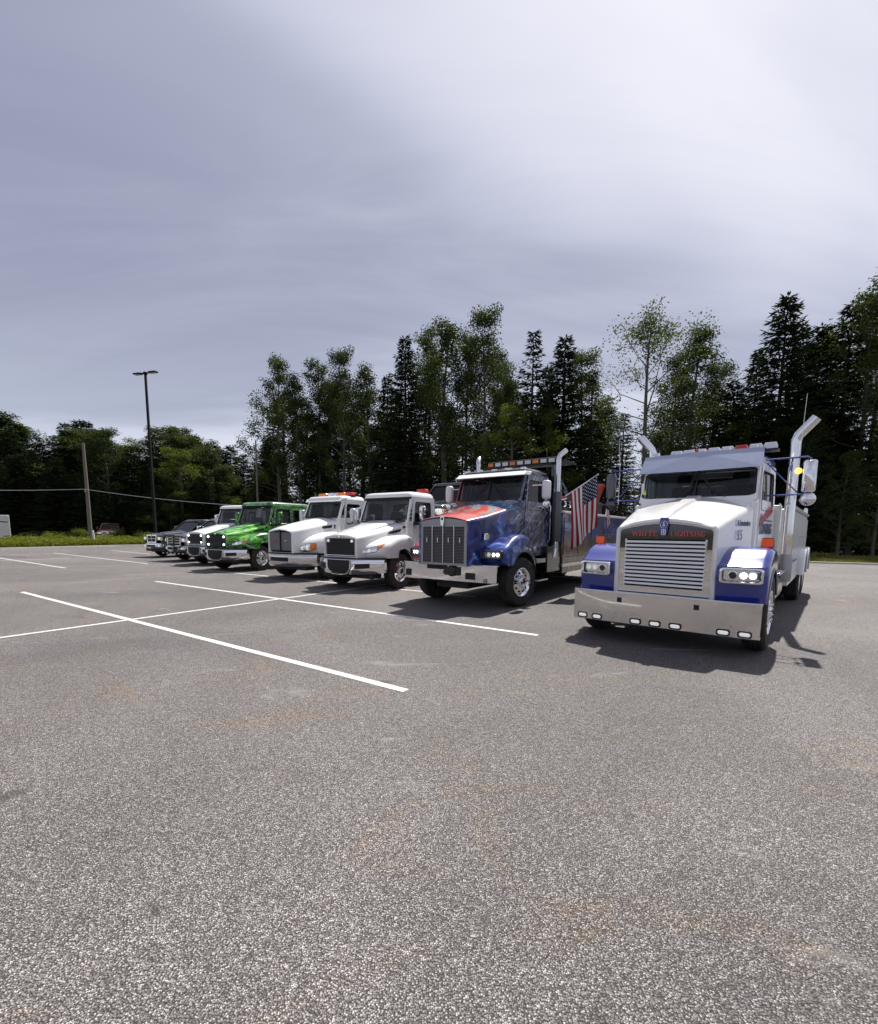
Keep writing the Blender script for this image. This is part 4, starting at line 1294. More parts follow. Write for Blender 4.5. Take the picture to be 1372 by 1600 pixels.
def white_wrecker():
    hd = 49.4
    r = veh('tow_truck', 3.00, 6.30, hd, 'nearest tow truck, white hood with royal blue fenders and wide polished bumper', 'tow truck')
    hood(r, [(.28, .585, 1.70, 1.625, .72, .05), (.19, .60, 1.715, 1.64, .72, .05), (.17, .625, 1.75, 1.665, .715, .06), (.19, .655, 1.785, 1.69, .71, .075), (.5, .70, 1.88, 1.775, .71, .09), (1.1, .79, 2.02, 1.92, .71, .11), (1.80, .88, 2.17, 2.07, .71, .12)], 'pearl_white')
    rg = [[(sx * w, y, z + dz) for sx, dz in ((-1, -.02), (-.72, .02), (.72, .02), (1, -.02))] for y, w, z in ((.17, .045, 1.775), (.5, .07, 1.895), (1.1, .10, 2.035), (1.78, .13, 2.175))]
    MB().loft(rg, True, True, False).build('hood_ridge', 'pearl_white', r, smooth=40)
    for s in (-1, 1):                                           # cowl side panels behind the hood
        MB().box(s * .80, s * .875, 1.60, 1.775, .98, 2.06).build('cowl_panel', 'pearl_white', r, bev=.03)
    # grille
    g = MB().box(-.60, .60, .235, .26, .72, 1.66).build('grille', 'grille_black', r)
    q = [(-.60, .205, .73), (.60, .205, .73), (.60, .215, 1.645), (-.60, .215, 1.645)]
    m, _ = hole_panel(q, .075, .075, .10, .155, .01, .02, (0, 1, 0))
    m.build('grille_surround', 'polished_steel', g, smooth=20)
    crown = [(-.598, 1.50)] + [(.598 * u, 1.635 + .075 * math.cos(u * math.pi / 2)) for u in (-1, -.75, -.5, -.25, 0, .25, .5, .75, 1)] + [(.598, 1.50)]
    MB().prism([(x, .198, z) for x, z in crown], (0, .012, 0)).build('name_strip', 'dark_mirror_strip', g, smooth=20)
    for s in (-1, 1):
        MB().box(s * .535, s * .598, .197, .205, 1.37, 1.50).build('strip_end', 'dark_mirror_strip', g)
    n = 12; zt, zb_ = 1.49, .835
    for i in range(n):
        z = zt - (zt - zb_) * (i + .5) / n
        MB().prism([(-.525, .190, z - .013), (-.525, .198, z - .017), (-.525, .212, z + .012), (-.525, .204, z + .016)], (1.05, 0, 0)).build('louver', 'louver_white', g, smooth=0)
    serif_text(g, 'lettering', 'WHITE', -.43, -.085, 1.545, .072, .1905, 'red_letter')
    serif_text(g, 'lettering', 'LIGHTNING', .085, .50, 1.545, .072, .1905, 'red_letter')
    rv = MB()
    for z in (.78, .95, 1.12, 1.29):
        for s in (-1, 1):
            rv.lathe([(.008, 0), (.006, -.005), (.001, -.006)], (s * .565, .2045, z), (0, 1, 0), 8)
    for i in range(9):
        rv.lathe([(.008, 0), (.006, -.005), (.001, -.006)], (-.48 + .12 * i, .2045, .77), (0, 1, 0), 8)
    rv.build('rivets', 'chrome', g, smooth=40, kind='stuff')
    # radiator emblem
    sh = [(-.052, 1.80), (.052, 1.80), (.058, 1.70), (.048, 1.62), (.036, 1.55), (0, 1.535), (-.036, 1.55), (-.048, 1.62), (-.058, 1.70)]
    e = MB().prism([(x, .150, z) for x, z in sh], (0, .04, 0)).build('hood_emblem', 'blue_paint', r, bev=.006)
    pts = [(.047 * math.cos(a), .146, 1.705 + .047 * math.sin(a)) for a in [2 * math.pi * i / 24 for i in range(25)]]
    MB().tube(pts, .004, 6, False).build('emblem_ring', 'chrome', e)
    text(e, 'emblem_letters', 'K', .036, (0, .147, 1.712), (1, 0, 0), (0, 0, 1), 'chrome', bold=.001)
    text(e, 'emblem_letters', 'W', .034, (0, .147, 1.680), (1, 0, 0), (0, 0, 1), 'chrome', bold=.001)
    bars = MB()
    for x in (-.022, 0, .022):
        bars.box(x - .006, x + .006, .144, .151, 1.56, 1.645)
    bars.build('emblem_bars', 'louver_white', e)
    # fenders and lamps
    arch = arc_pts(.87, .53, .585, 163, 18, 25)
    fender_pair(r, 'blue_paint', [(.24, .70), (.225, .86), (.215, 1.03), (.225, 1.15), (.32, 1.21), (.52, 1.34), (.72, 1.405), (1.02, 1.41), (1.28, 1.33), (1.45, 1.14), (1.52, .90), (1.53, .72)], arch, .60, 1.225, .085, 10, .05, trim='dull_steel')
    for s in (-1, 1):
        quad_headlight(r, s, .735, 1.155, .975, 1.135, .155, 'lamp_lit' if s > 0 else 'lamp_dim')
        sg = beacon(r, 'turn_signal', s * 1.13, .82, 1.405, .15, .05, .13, 'black_plastic')
        for yy in (-.029, .029):
            MB().add([(s * 1.13 + u, .82 + yy, 1.47 + v) for u, v in rrect(-.068, .068, -.055, .055, .02, 3)], [tuple(range(16))]).build('lens', 'orange_lens', sg, smooth=0)
    # bumper
    b = texas_bumper(r, 1.205, .275, .735, 'polished_steel')
    for x in (-1.05, -.82, -.26, 0, .26, .82, 1.05):
        oval_lamp(b, 'bumper_lamp', (x, -.003 + (.03 if abs(x) > 1 else (.008 if abs(x) > .8 else 0)), .335), .062, .026, 'lamp_dim')
    for x in (-.5, .5):
        MB().box(x - .032, x + .032, -.004, .01, .585, .655).build('tow_hole', 'grille_black', b)
    bt = MB()
    for x in (-.53, -.47, .47, .53, -.55, -.2, .62, .9):
        bt.lathe([(.009, .002), (.007, -.004), (.001, -.005)], (x, 0, .69 if abs(x) in (.53, .47) else .42), (0, 1, 0), 8)
    bt.build('bolts', 'dull_steel', b, kind='stuff')
    MB().box(-1.1, 1.1, .10, .50, .40, .70).build('bumper_mount', 'chassis', r)
    # cab
    cab(r, 'pearl_white', 1.78, 3.22, .935, .99, .93, .98, 2.15, 2.70, 2.0, 'blue_paint', .20, (.012, .012, .10, .14), .08, split=True, door_len=1.24, handle='chrome', gl='windshield_glass', taper=.095)
    v = MB()
    for a, bb in ((0, 1), (0, -1)):
        v.prism([(0, 1.74, 2.585), (bb * .895, 1.80, 2.60), (bb * .87, 2.03, 2.90), (0, 1.97, 2.905)], (0, .02, .012))
    v.prism([(0, 1.97, 2.905), (.875, 2.03, 2.90), (.875, 2.3, 2.92), (0, 2.3, 2.925)], (0, 0, .012)); v.prism([(0, 1.97, 2.905), (-.875, 2.03, 2.90), (-.875, 2.3, 2.92), (0, 2.3, 2.925)], (0, 0, .012))
    v.build('sun_visor', 'pale_blue_paint', r, smooth=20)
    for i, x in enumerate((-.72, -.36, 0, .36, .72)):
        k = beacon(r, 'roof_marker', x, 2.14, 2.93, .12, .09, .055, 'chrome')
        MB().box(x - .045, x + .045, 2.088, 2.097, 2.94, 2.972).build('lens', 'clear_lens', k, bev=.004)
    lb = MB().box(-.62, 1.0, 2.52, 2.80, 2.925, 2.955).build('light_bar', 'black_plastic', r)
    for i in range(8):
        x = -.60 + i * .2
        beacon(lb, 'bar_segment', x + .09, 2.66, 2.955, .185, .26, .10, 'red_lens' if i in (2, 5) else 'clear_lens')
    for s in (-1, 1):
        o = 0.0
        a, bb = V(s * (.10 if s < 0 else .28), 1.775, 2.19), V(-.02 if s < 0 else .06, 1.93, 2.55)
        m = MB(); m.tube([a + V(s * .16, 0, -.03), a.lerp(bb, .5) + V(0, -.03, 0), bb + V(0, -.02, 0)], .007, 5)
        m.tube([a.lerp(bb, .2) + V(s * .0, -.02, 0), bb + V(s * .03, -.005, .03)], .009, 4)
        m.build('wiper', 'black_plastic', r)
    MB().box(-.85, -.80, 1.83, 1.832, 2.24, 2.44).build('sticker', 'paper_white', r)
    MB().box(-.80, -.76, 1.80, 1.802, 2.24, 2.30).build('sticker', 'paper_yellow', r)
    for s in (-1, 1):
        stack(r, s * 1.16, 3.42, 1.15, 3.22, .078, s, tip_out=.25, tip_up=.30)
        MB().lathe([(.10, 0), (.11, .05), (.11, .42), (.085, .48)], (s * 1.16, 3.42, .75), (0, 0, 1), 18).build('stack_elbow', 'dull_steel', r, smooth=40)
        mirror_arm(r, s, 1.45, 2.0, 2.20, 2.66, .17, .90, 2.02, 'blue_paint', 'chrome' if s > 0 else 'dark_mirror_strip', s > 0)
        MB().tube([(s * 1.30, 2.0, 2.1), (s * 1.31, 2.02, 2.75), (s * (1.33 if s > 0 else 1.36), 2.05, 3.62 if s > 0 else 3.3)], [.008, .006, .003], 5).build('antenna', 'louver_white', r)
        MB().tube([(s * 1.03, 3.15, 1.2), (s * 1.06, 3.16, 1.25), (s * 1.06, 3.16, 2.05), (s * 1.03, 3.15, 2.1)], .014, 6).build('grab_handle', 'chrome', r)
        MB().box(s * .93, s * 1.06, 3.26, 3.33, .95, 2.08).build('cab_extender', 'pearl_white', r, bev=.02)
        t = MB(); t.lathe([(.001, -.75), (.26, -.74), (.29, -.70), (.29, .70), (.26, .74), (.001, .75)], (s * .88, 2.55, .66), (0, 1, 0), 26)
        ft = t.build('fuel_tank', 'aluminium', r, smooth=40)
        MB().box(s * .82, s * 1.17, 1.75, 2.1, .42, .46).build('step', 'aluminium', ft, bev=.01); MB().box(s * .9, s * 1.20, 2.2, 3.1, .93, .97).build('step', 'aluminium', ft, bev=.01)
    # tool body
    bd = MB().box(-1.16, 1.16, 3.95, 9.7, 1.02, 2.04).build('tool_body', 'silver_body', r, bev=.02)
    for s in (-1, 1):
        ys = [3.99, 4.9, 5.8, 6.7, 7.9, 8.8, 9.66]
        for i in range(6):
            z0 = 1.08 if i < 3 or i == 5 else 1.50
            d = MB().box(s * 1.16, s * 1.185, ys[i] + .03, ys[i + 1] - .03, z0, 1.96).build('locker_door', 'silver_body', bd, bev=.01)
            MB().box(s * 1.186, s * 1.205, (ys[i] + ys[i + 1]) / 2 - .06, (ys[i] + ys[i + 1]) / 2 + .06, 1.50, 1.58).build('door_handle', 'chrome', d, bev=.006)
        MB().box(s * 1.05, s * 1.20, 3.95, 9.7, 2.045, 2.11).build('top_rail', 'white_paint', bd, bev=.015)
        MB().prism([(s * 1.19, 3.95, .62), (s * 1.19, 6.45, .62), (s * 1.19, 6.62, 1.0), (s * 1.19, 3.95, 1.0)], (-s * .3, 0, 0)).build('skirt', 'silver_body', bd, smooth=0)
        fa = arc_pts(7.25, .53, .60, 170, 10, 17); fo = arc_pts(7.25, .53, .72, 170, 10, 17)
        band(fo, fa, .75, 1.32, .05).sided(s).build('rear_fender', 'white_paint', bd, smooth=40)
        fa = arc_pts(8.60, .53, .60, 170, 10, 17); fo = arc_pts(8.60, .53, .72, 170, 10, 17)
        band(fo, fa, .75, 1.32, .05).sided(s).build('rear_fender', 'white_paint', bd, smooth=40)
        wheel(r, s * 1.09, .87, .525, .28, 'steer', 0.0)
        m = MB(); m.lathe([(.05, 0), (.05, .12), (.035, .16), (.001, .17)], (s * 1.12, 9.4, 2.11), (0, 0, 1), 12); m.build('work_lamp', 'chrome', bd, smooth=40)
    rk = MB()
    for x in (-.85, .85):
        rk.box(x - .04, x + .04, 3.45, 3.53, .9, 2.75)
    for z in (2.1, 2.3, 2.5, 2.72):
        rk.box(-.85, .85, 3.46, 3.52, z - .025, z + .025)
    rk.build('headache_rack', 'aluminium', r)
    bo = MB(); bo.prism([(-.22, 5.2, 2.05), (.22, 5.2, 2.05), (.22, 5.2, 2.4), (-.22, 5.2, 2.4)], (0, 4.6, .1)); bo.build('tow_boom', 'silver_body', r, bev=.03)
    chassis(r, .40, 9.6, .87, .525, True, 7.25); chassis_more(r, 8.60, .525)
    # lettering on hood side and door
    for s in (1, -1):
        tp = V(s * .095 / 1.37, 1, 0).normalized() * s             # along the door, reading direction
        def dp(y, z):                                             # a point on the door skin
            return V(s * (.99 - .095 * (3.22 - y) / 1.37 - .06 * (z - .98) / 1.72 + .021), y, z)
        text(r, 'lettering', 'American', .27, dp(2.42, 1.80), tp + V(0, 0, .26), (0, 0, 1), 'red_door_letter', bold=.005, squeeze=.92, shear=.35)
        text(r, 'lettering', 'TOWING', .23, dp(2.45, 1.585), tp, (0, 0, 1), 'navy_letter', bold=.008, squeeze=1.0)
        a, b_ = dp(1.98, 1.785), dp(2.92, 1.785)
        MB().prism([a, b_, b_ + V(0, 0, .022), a + V(0, 0, .022)], (s * .003, 0, 0)).build('underline', 'navy_letter', r)
        hp = V(.142 * s, .99, 0).normalized() * s
        text(r, 'lettering', 'Cummins', .12, (s * .81, 1.12, 1.70), hp, (0, 0, 1), 'navy_letter', bold=.002, squeeze=1.2)
        text(r, 'lettering', '15', .20, (s * .79, .95, 1.50), hp, (0, 0, 1), 'mesh_grey', squeeze=1.1)
    return r


def chassis_more(root, y, r, w=.28, wx=1.24):
    for s in (-1, 1):
        wheel(root, s * (wx - w / 2), y, r, w, 'drive'); wheel(root, s * (wx - w * 1.5 - .05), y, r, w, 'drive')


white_wrecker()


# ---------------------------------------------------------------- blue picture-wrapped wrecker
def blue_wrecker():
    r = veh('tow_truck', 0.13, 9.50, 54.0, 'tow truck wrapped in blue picture mural with red hood nose and ribbed grey grille', 'tow truck')
    M = 'patriotic_wrap'; dz = .13
    hood(r, [(.0, .56, 1.84, 1.77, .90, .04), (-.10, .575, 1.855, 1.785, .90, .04), (-.12, .60, 1.88, 1.805, .90, .05), (-.08, .62, 1.90, 1.82, .90, .06), (.5, .69, 2.0, 1.91, .88, .08), (1.0, .77, 2.13, 2.03, .86, .10), (1.62, .87, 2.27, 2.17, .84, .12)], M)
    g = MB().box(-.57, .57, .03, .06, .90, 1.80).build('grille', 'grille_black', r); g.location.y = -.10
    q = [(-.575, .0, .90), (.575, .0, .90), (.575, .01, 1.775), (-.575, .01, 1.775)]
    m, _ = hole_panel(q, .055, .055, .05, .11, .01, .03, (0, 1, 0)); m.build('grille_surround', 'dull_steel', g, smooth=20)
    cr = [(-.57, 1.74)] + [(.57 * u, 1.785 + .06 * math.cos(u * math.pi / 2)) for u in (-1, -.6, -.3, 0, .3, .6, 1)] + [(.57, 1.74)]
    MB().prism([(x, -.003, z) for x, z in cr], (0, .03, 0)).build('grille_crown', 'dull_steel', g, smooth=20)
    for i in range(24):
        z = .955 + i * .0303
        MB().box(-.512, .512, .012, .030, z - .008, z + .008).build('grille_bar', 'mesh_grey', g)
    for x in (-.27, 0, .27):
        MB().box(x - .010, x + .010, -.006, .012, .94, 1.71).build('grille_divider', 'aluminium', g, bev=.004)
    for x in (-.41, -.135, .135, .41):
        MB().box(x - .012, x + .012, -.004, .012, 1.36, 1.46).build('grille_clip', 'aluminium', g, bev=.004)
    e = MB().prism([(x, -.035, z) for x, z in ((-.045, 1.90), (.045, 1.90), (.05, 1.82), (.032, 1.70), (0, 1.69), (-.032, 1.70), (-.05, 1.82))], (0, .04, 0)).build('hood_emblem', 'chrome', r, bev=.006); e.location.y = -.10
    MB().lathe([(.001, -.006), (.028, -.005), (.03, 0)], (0, -.036, 1.835), (0, 1, 0), 16).build('emblem_centre', 'grey_paint', e, smooth=30)
    # fenders
    arch = arc_pts(1.14, .53, .64, 144, 14, 25)
    fo = fender_pair(r, M, [(.40, .90), (.30, .98), (.27, 1.10), (.32, 1.24), (.50, 1.33), (.78, 1.47), (1.10, 1.53), (1.40, 1.48), (1.62, 1.30), (1.74, 1.05), (1.78, .80)], arch, .58, 1.21, .09, 9, .10, trim='black_plastic')
    for s in (-1, 1):
        quad_headlight(r, s, .77, 1.14, 1.055, 1.20, .215, 'lamp_lit', True, .07)
        MB().add([(s * .64 + u * 0, .55 + u, 1.33 + v) for u, v in rrect(-.075, .075, -.07, .07, .02, 3)], [tuple(range(16))])
        side = beacon(r, 'side_marker', s * .725, .40, 1.42, .05, .16, .13, 'chrome')
        MB().box(s * .752, s * .758, .34, .46, 1.45, 1.53).build('lens', 'paper_yellow', side)
    # bumper: polished with square openings
    xs = [-1.17, -1.10, -.8, .8, 1.10, 1.17]; yy = [.06, .02, -.02, -.02, .02, .06]
    b = MB(); rings = []
    z0, z1 = .575, .93
    for x, y in zip(xs, yy):
        rings.append([(x, y + .09, z1 - .012), (x, y + .012, z1), (x, y, z1 - .012), (x, y, z0 + .012), (x, y + .012, z0), (x, y + .09, z0 + .012), (x, y + .02, z0 + .03), (x, y + .02, z1 - .03)])
    b = b.loft(rings).build('bumper', 'chrome', r, smooth=20)
    for x, w, z, h in ((-.98, .065, .70, .07), (.62, .115, .70, .065), (-.20, .26, .85, .045)):
        MB().box(x - w, x + w, -.025, .0, z - h, z + h).build('bumper_opening', 'grille_black', b)
    w = MB()
    w.lathe([(.001, -.09), (.09, -.085), (.115, -.06), (.115, .0)], (.20, -.02, .79), (0, 1, 0), 16); w.box(.02, .38, -.07, -.02, .70, .87); w.box(-.02, .08, -.06, -.02, .72, .80)
    w.build('winch', 'black_plastic', b, bev=.01)
    MB().lathe([(.001, -.008), (.04, -.006), (.045, 0)], (.95, -.012, .625), (0, 1, 0), 16).build('fog_lamp', 'dull_steel', b)
    cab(r, M, 1.62, 2.95, .93, .99, .93, 1.02, 2.30, 2.89, 1.86, 'black_paint', .16, (.015, .015, .05, .10), .07, split=True, door_len=1.10, handle='chrome', taper=.09)
    v = MB(); v.prism([(-.91, 1.66, 2.83), (.91, 1.66, 2.83), (.89, 1.80, 2.935), (-.89, 1.80, 2.935)], (0, .35, .02)); v.build('sun_visor', 'white_paint', r, bev=.02)
    for x in (-.75, -.4, .0, .4, .75):
        k = beacon(r, 'roof_marker', x, 1.98, 2.98, .12, .12, .06, 'chrome'); MB().box(x - .05, x + .05, 1.915, 1.922, 2.99, 3.03).build('lens', 'clear_lens', k)
    for x in (-.6, .10):
        MB().lathe([(.001, -.02), (.07, 0), (.085, .06), (.06, .12), (.001, .13)], (x, 2.3, 3.02), (0, 1, .1), 16).build('roof_horn' if x < 0 else 'roof_lamp', 'chrome', r, smooth=40)
    for s in (-1, 1):
        a = V(s * .30, 1.62, 2.33); bb = V(s * .05, 1.80, 2.72)
        MB().tube([a + V(s * .12, 0, -.02), bb], .008, 5).build('wiper', 'black_plastic', r)
        stack(r, s * 1.12, 3.10, 1.15, 3.38, .062, s, 'aluminium', .10, .16, (1.35, 2.55), .18)
        MB().tube([(s * 1.12, 3.10, 1.2), (s * 1.12, 3.06, 1.0), (s * 1.0, 2.9, .92)], .06, 12, False).build('stack_elbow', 'chrome', r, smooth=40)
        # teardrop mirrors on arms
        x, y = s * 1.30, 2.0
        m = MB(); m.loft([[(x + u * k, y + d, v) for u, v in rrect(-.10, .10, 2.30 + (1 - k) * .1, 2.72 - (1 - k) * .03, .07, 4)] for d, k in ((-.07, .55), (-.05, .85), (.0, 1.0), (.03, .96))])
        mi = m.build('mirror', 'white_paint', r, smooth=45)
        MB().add([(x + u, y + .033, v) for u, v in rrect(-.09, .09, 2.32, 2.70, .05, 4)], [tuple(range(20))]).build('mirror_glass', 'chrome', mi, smooth=0)
        MB().lathe([(.001, -.05), (.06, -.045), (.09, -.01), (.09, .02), (.001, .02)], (x, y, 2.20), (0, 1, 0), 18).build('convex_mirror', 'chrome', r, smooth=40)
        MB().tube([(s * .97, 1.98, 2.62), (x, y, 2.62)], .014, 6).tube([(s * .97, 1.98, 2.16), (x, y, 2.14), (x, y, 2.3)], .014, 6).build('mirror_bracket', 'chrome', r)
        MB().tube([(s * 1.02, 2.83, 1.35), (s * 1.06, 2.84, 1.4), (s * 1.06, 2.84, 2.2), (s * 1.02, 2.83, 2.25)], .014, 6).build('grab_handle', 'chrome', r)
        MB().box(s * .70, s * 1.18, 2.0, 2.55, .46, .50).build('step', 'aluminium', r, bev=.01); MB().box(s * .85, s * 1.15, 1.95, 2.45, .88, .98).build('step', 'aluminium', r, bev=.01)
        MB().box(s * .55, s * 1.12, 2.6, 3.4, .62, 1.25).build('battery_box', 'black_paint', r, bev=.02)
        wheel(r, s * 1.07, 1.15, .525, .28, 'steer', R(-9))
    bd = MB().box(-1.16, 1.16, 3.42, 9.2, .95, 2.04).build('tool_body', 'body_print', r, bev=.02)
    for s in (-1, 1):
        ys = [3.46, 4.5, 5.6, 6.7, 7.9, 9.15]
        for i in range(5):
            d = MB().box(s * 1.16, s * 1.182, ys[i] + .03, ys[i + 1] - .03, 1.0 if i < 3 else 1.5, 1.96).build('locker_door', 'body_print', bd, bev=.01)
            MB().box(s * 1.183, s * 1.20, (ys[i] + ys[i + 1]) / 2 - .06, (ys[i] + ys[i + 1]) / 2 + .06, 1.42, 1.50).build('door_handle', 'chrome', d, bev=.006)
        MB().box(s * 1.02, s * 1.20, 3.42, 9.2, 2.045, 2.11).build('top_rail', 'white_paint', bd, bev=.015)
        MB().box(s * .9, s * 1.18, 3.45, 5.9, .70, .80).build('running_board', 'aluminium', bd, bev=.01)
        MB().box(s * .55, s * 1.15, 3.5, 6.1, .55, .945).build('skirt', 'body_print', bd)
    lb = MB(); lb.box(-.95, 1.0, 3.30, 3.62, 3.27, 3.42); lbo = lb.build('light_bar', 'black_plastic', r, bev=.02)
    for i in range(9):
        x = -.86 + i * .215
        MB().box(x - .08, x + .08, 3.285, 3.30, 3.30, 3.39).build('bar_segment', 'clear_lens' if i % 3 else 'amber_lens', lbo, bev=.006)
    po = MB()
    for x in (-.85, .85):
        po.box(x - .04, x + .04, 3.42, 3.5, 1.0, 3.28)
    po.box(-.85, .85, 3.43, 3.49, 2.5, 2.58); po.build('light_bar_posts', 'black_paint', r)
    sh = MB(); sh.box(-1.0, 1.05, 3.62, 4.5, 3.36, 3.40); sh.build('top_rack', 'black_plastic', r)
    # lifting boom with red head
    bm_ = MB(); bm_.prism([(-.28, 5.0, 2.05), (.28, 5.0, 2.05), (.28, 5.0, 2.45), (-.28, 5.0, 2.45)], (0, 3.6, .25)); bm_.build('tow_boom', 'black_paint', r, bev=.03)
    hd = MB(); hd.prism([(.02, 8.3, 2.62), (.42, 8.3, 2.62), (.62, 8.3, 3.20), (-.10, 8.3, 3.20), (-.10, 8.3, 2.98)], (0, .3, 0)); hd.box(.22, .34, 8.1, 8.5, 2.1, 2.7)
    hd.build('boom_head', 'red_paint', r, bev=.02)
    MB().box(-.9, .95, 8.0, 8.6, 2.1, 2.5).build('winch_housing', 'black_paint', r, bev=.03)
    tw = MB()
    for x in (-.62, .62):
        tw.box(x - .06, x + .06, 4.3, 4.5, 2.05, 3.0); tw.prism([(x - .05, 4.5, 2.9), (x + .05, 4.5, 2.9), (x + .05, 4.5, 3.0), (x - .05, 4.5, 3.0)], (0, 1.4, -.8))
    tw.box(-.62, .62, 4.34, 4.46, 2.86, 2.98); tw.box(-.62, .62, 4.34, 4.46, 2.4, 2.48)
    tw.build('hoist_tower', 'black_paint', r, bev=.015)
    for x in (-.3, .3):
        MB().lathe([(.10, -.12), (.20, -.11), (.20, -.09), (.12, -.08), (.12, .08), (.20, .09), (.20, .11), (.10, .12)], (x, 4.9, 2.32), (1, 0, 0), 20).build('cable_drum', 'dull_steel', r, smooth=30)
        MB().tube([(x, 4.9, 2.44), (x * .6, 8.3, 2.9)], .012, 6).build('cable', 'dull_steel', r)
    for x, yy in ((.98, 4.9), (.98, 5.9), (-.9, 5.0)):
        MB().box(x - .16, x + .16, yy, yy + .7, 2.115, 2.46).build('tool_case', 'black_plastic', r, bev=.02)
    for yy in (3.75, 4.15):
        MB().lathe([(.001, -.05), (.075, -.04), (.09, .02), (.06, .09), (.001, .10)], (1.02, yy, 2.30), (0, 1, 0), 16).build('work_lamp', 'chrome', r, smooth=40)
        MB().tube([(1.02, yy + .02, 2.1), (1.02, yy + .02, 2.24)], .02, 6).build('lamp_stalk', 'black_plastic', r)
    MB().tube([(1.13, 3.32, 2.42), (1.22, 3.4, 2.44)], .03, 8).build('flag_bracket', 'red_paint', r)
    chassis(r, .15, 9.0, 1.10, .525, True, 7.1); chassis_more(r, 8.4, .525)
    return r


T2 = blue_wrecker()


# ---------------------------------------------------------------- rounded-nose medium trucks
def patch(xs, zf, ysurf, out=.012, nz=4):
    """thin plate hugging a nose surface: xs stations, zf(i)->(z0,z1), y from ysurf(x,z)"""
    rows = []
    for i, x in enumerate(xs):
        z0, z1 = zf(i)
        rows.append([(x, ysurf(x, z0 + (z1 - z0) * k / nz) - out, z0 + (z1 - z0) * k / nz) for k in range(nz + 1)])
    m = MB(); n = len(xs); k = nz + 1
    front = [p for r_ in rows for p in r_]; back = [(x, y + out * 2.2, z) for x, y, z in front]
    F = [(i * k + j, (i + 1) * k + j, (i + 1) * k + j + 1, i * k + j + 1) for i in range(n - 1) for j in range(nz)]
    N = len(front)
    m.add(front + back, F + [tuple(N + a for a in reversed(f)) for f in F])
    rim = [i * k for i in range(n)] + [(n - 1) * k + j for j in range(1, k)] + [i * k + nz for i in range(n - 2, -1, -1)] + [j for j in range(nz - 1, 0, -1)]
    m.f += [(rim[a], rim[(a + 1) % len(rim)], rim[(a + 1) % len(rim)] + N, rim[a] + N) for a in range(len(rim))]
    return m


def nose_bumper(root, hw, z0, z1, yb, mat, name='bumper', depth=.50):
    xs = [-hw + 2 * hw * i / 24 for i in range(25)]
    rings = []
    for x in xs:
        y = yb(x)
        k = abs(x) / hw
        zz0 = z0 + .06 * k ** 3
        rings.append([(x, y + .10, z1), (x, y + .03, z1), (x, y + .005, z1 - .03), (x, y, z1 - .10), (x, y + .005, (z0 + z1) / 2 - .04), (x, y + .035, zz0 + .06), (x, y + .08, zz0), (x, y + .14, zz0), (x, y + .12, zz0 + .06), (x, y + .10, z1 - .05)])
    return MB().loft(rings).build(name, mat, root, smooth=40)


def flat_bed(root, y0, y1, z, mat='dull_steel', head=True):
    d = MB().box(-1.2, 1.2, y0, y1, z - .10, z).build('flat_bed', mat, root)
    for s in (-1, 1):
        MB().box(s * 1.14, s * 1.22, y0, y1, z - .16, z + .05).build('side_rail', 'aluminium', d)
    if head:
        m = MB()
        for s in (-1, 1):
            m.box(s * 1.0 - .04, s * 1.0 + .04, y0, y0 + .08, z, z + 1.0)
        m.box(-1.04, 1.04, y0 + .01, y0 + .07, z + .95, z + 1.02); m.box(-1.04, 1.04, y0 + .01, y0 + .07, z + .45, z + .50)
        m.build('bed_headboard', 'aluminium', d)


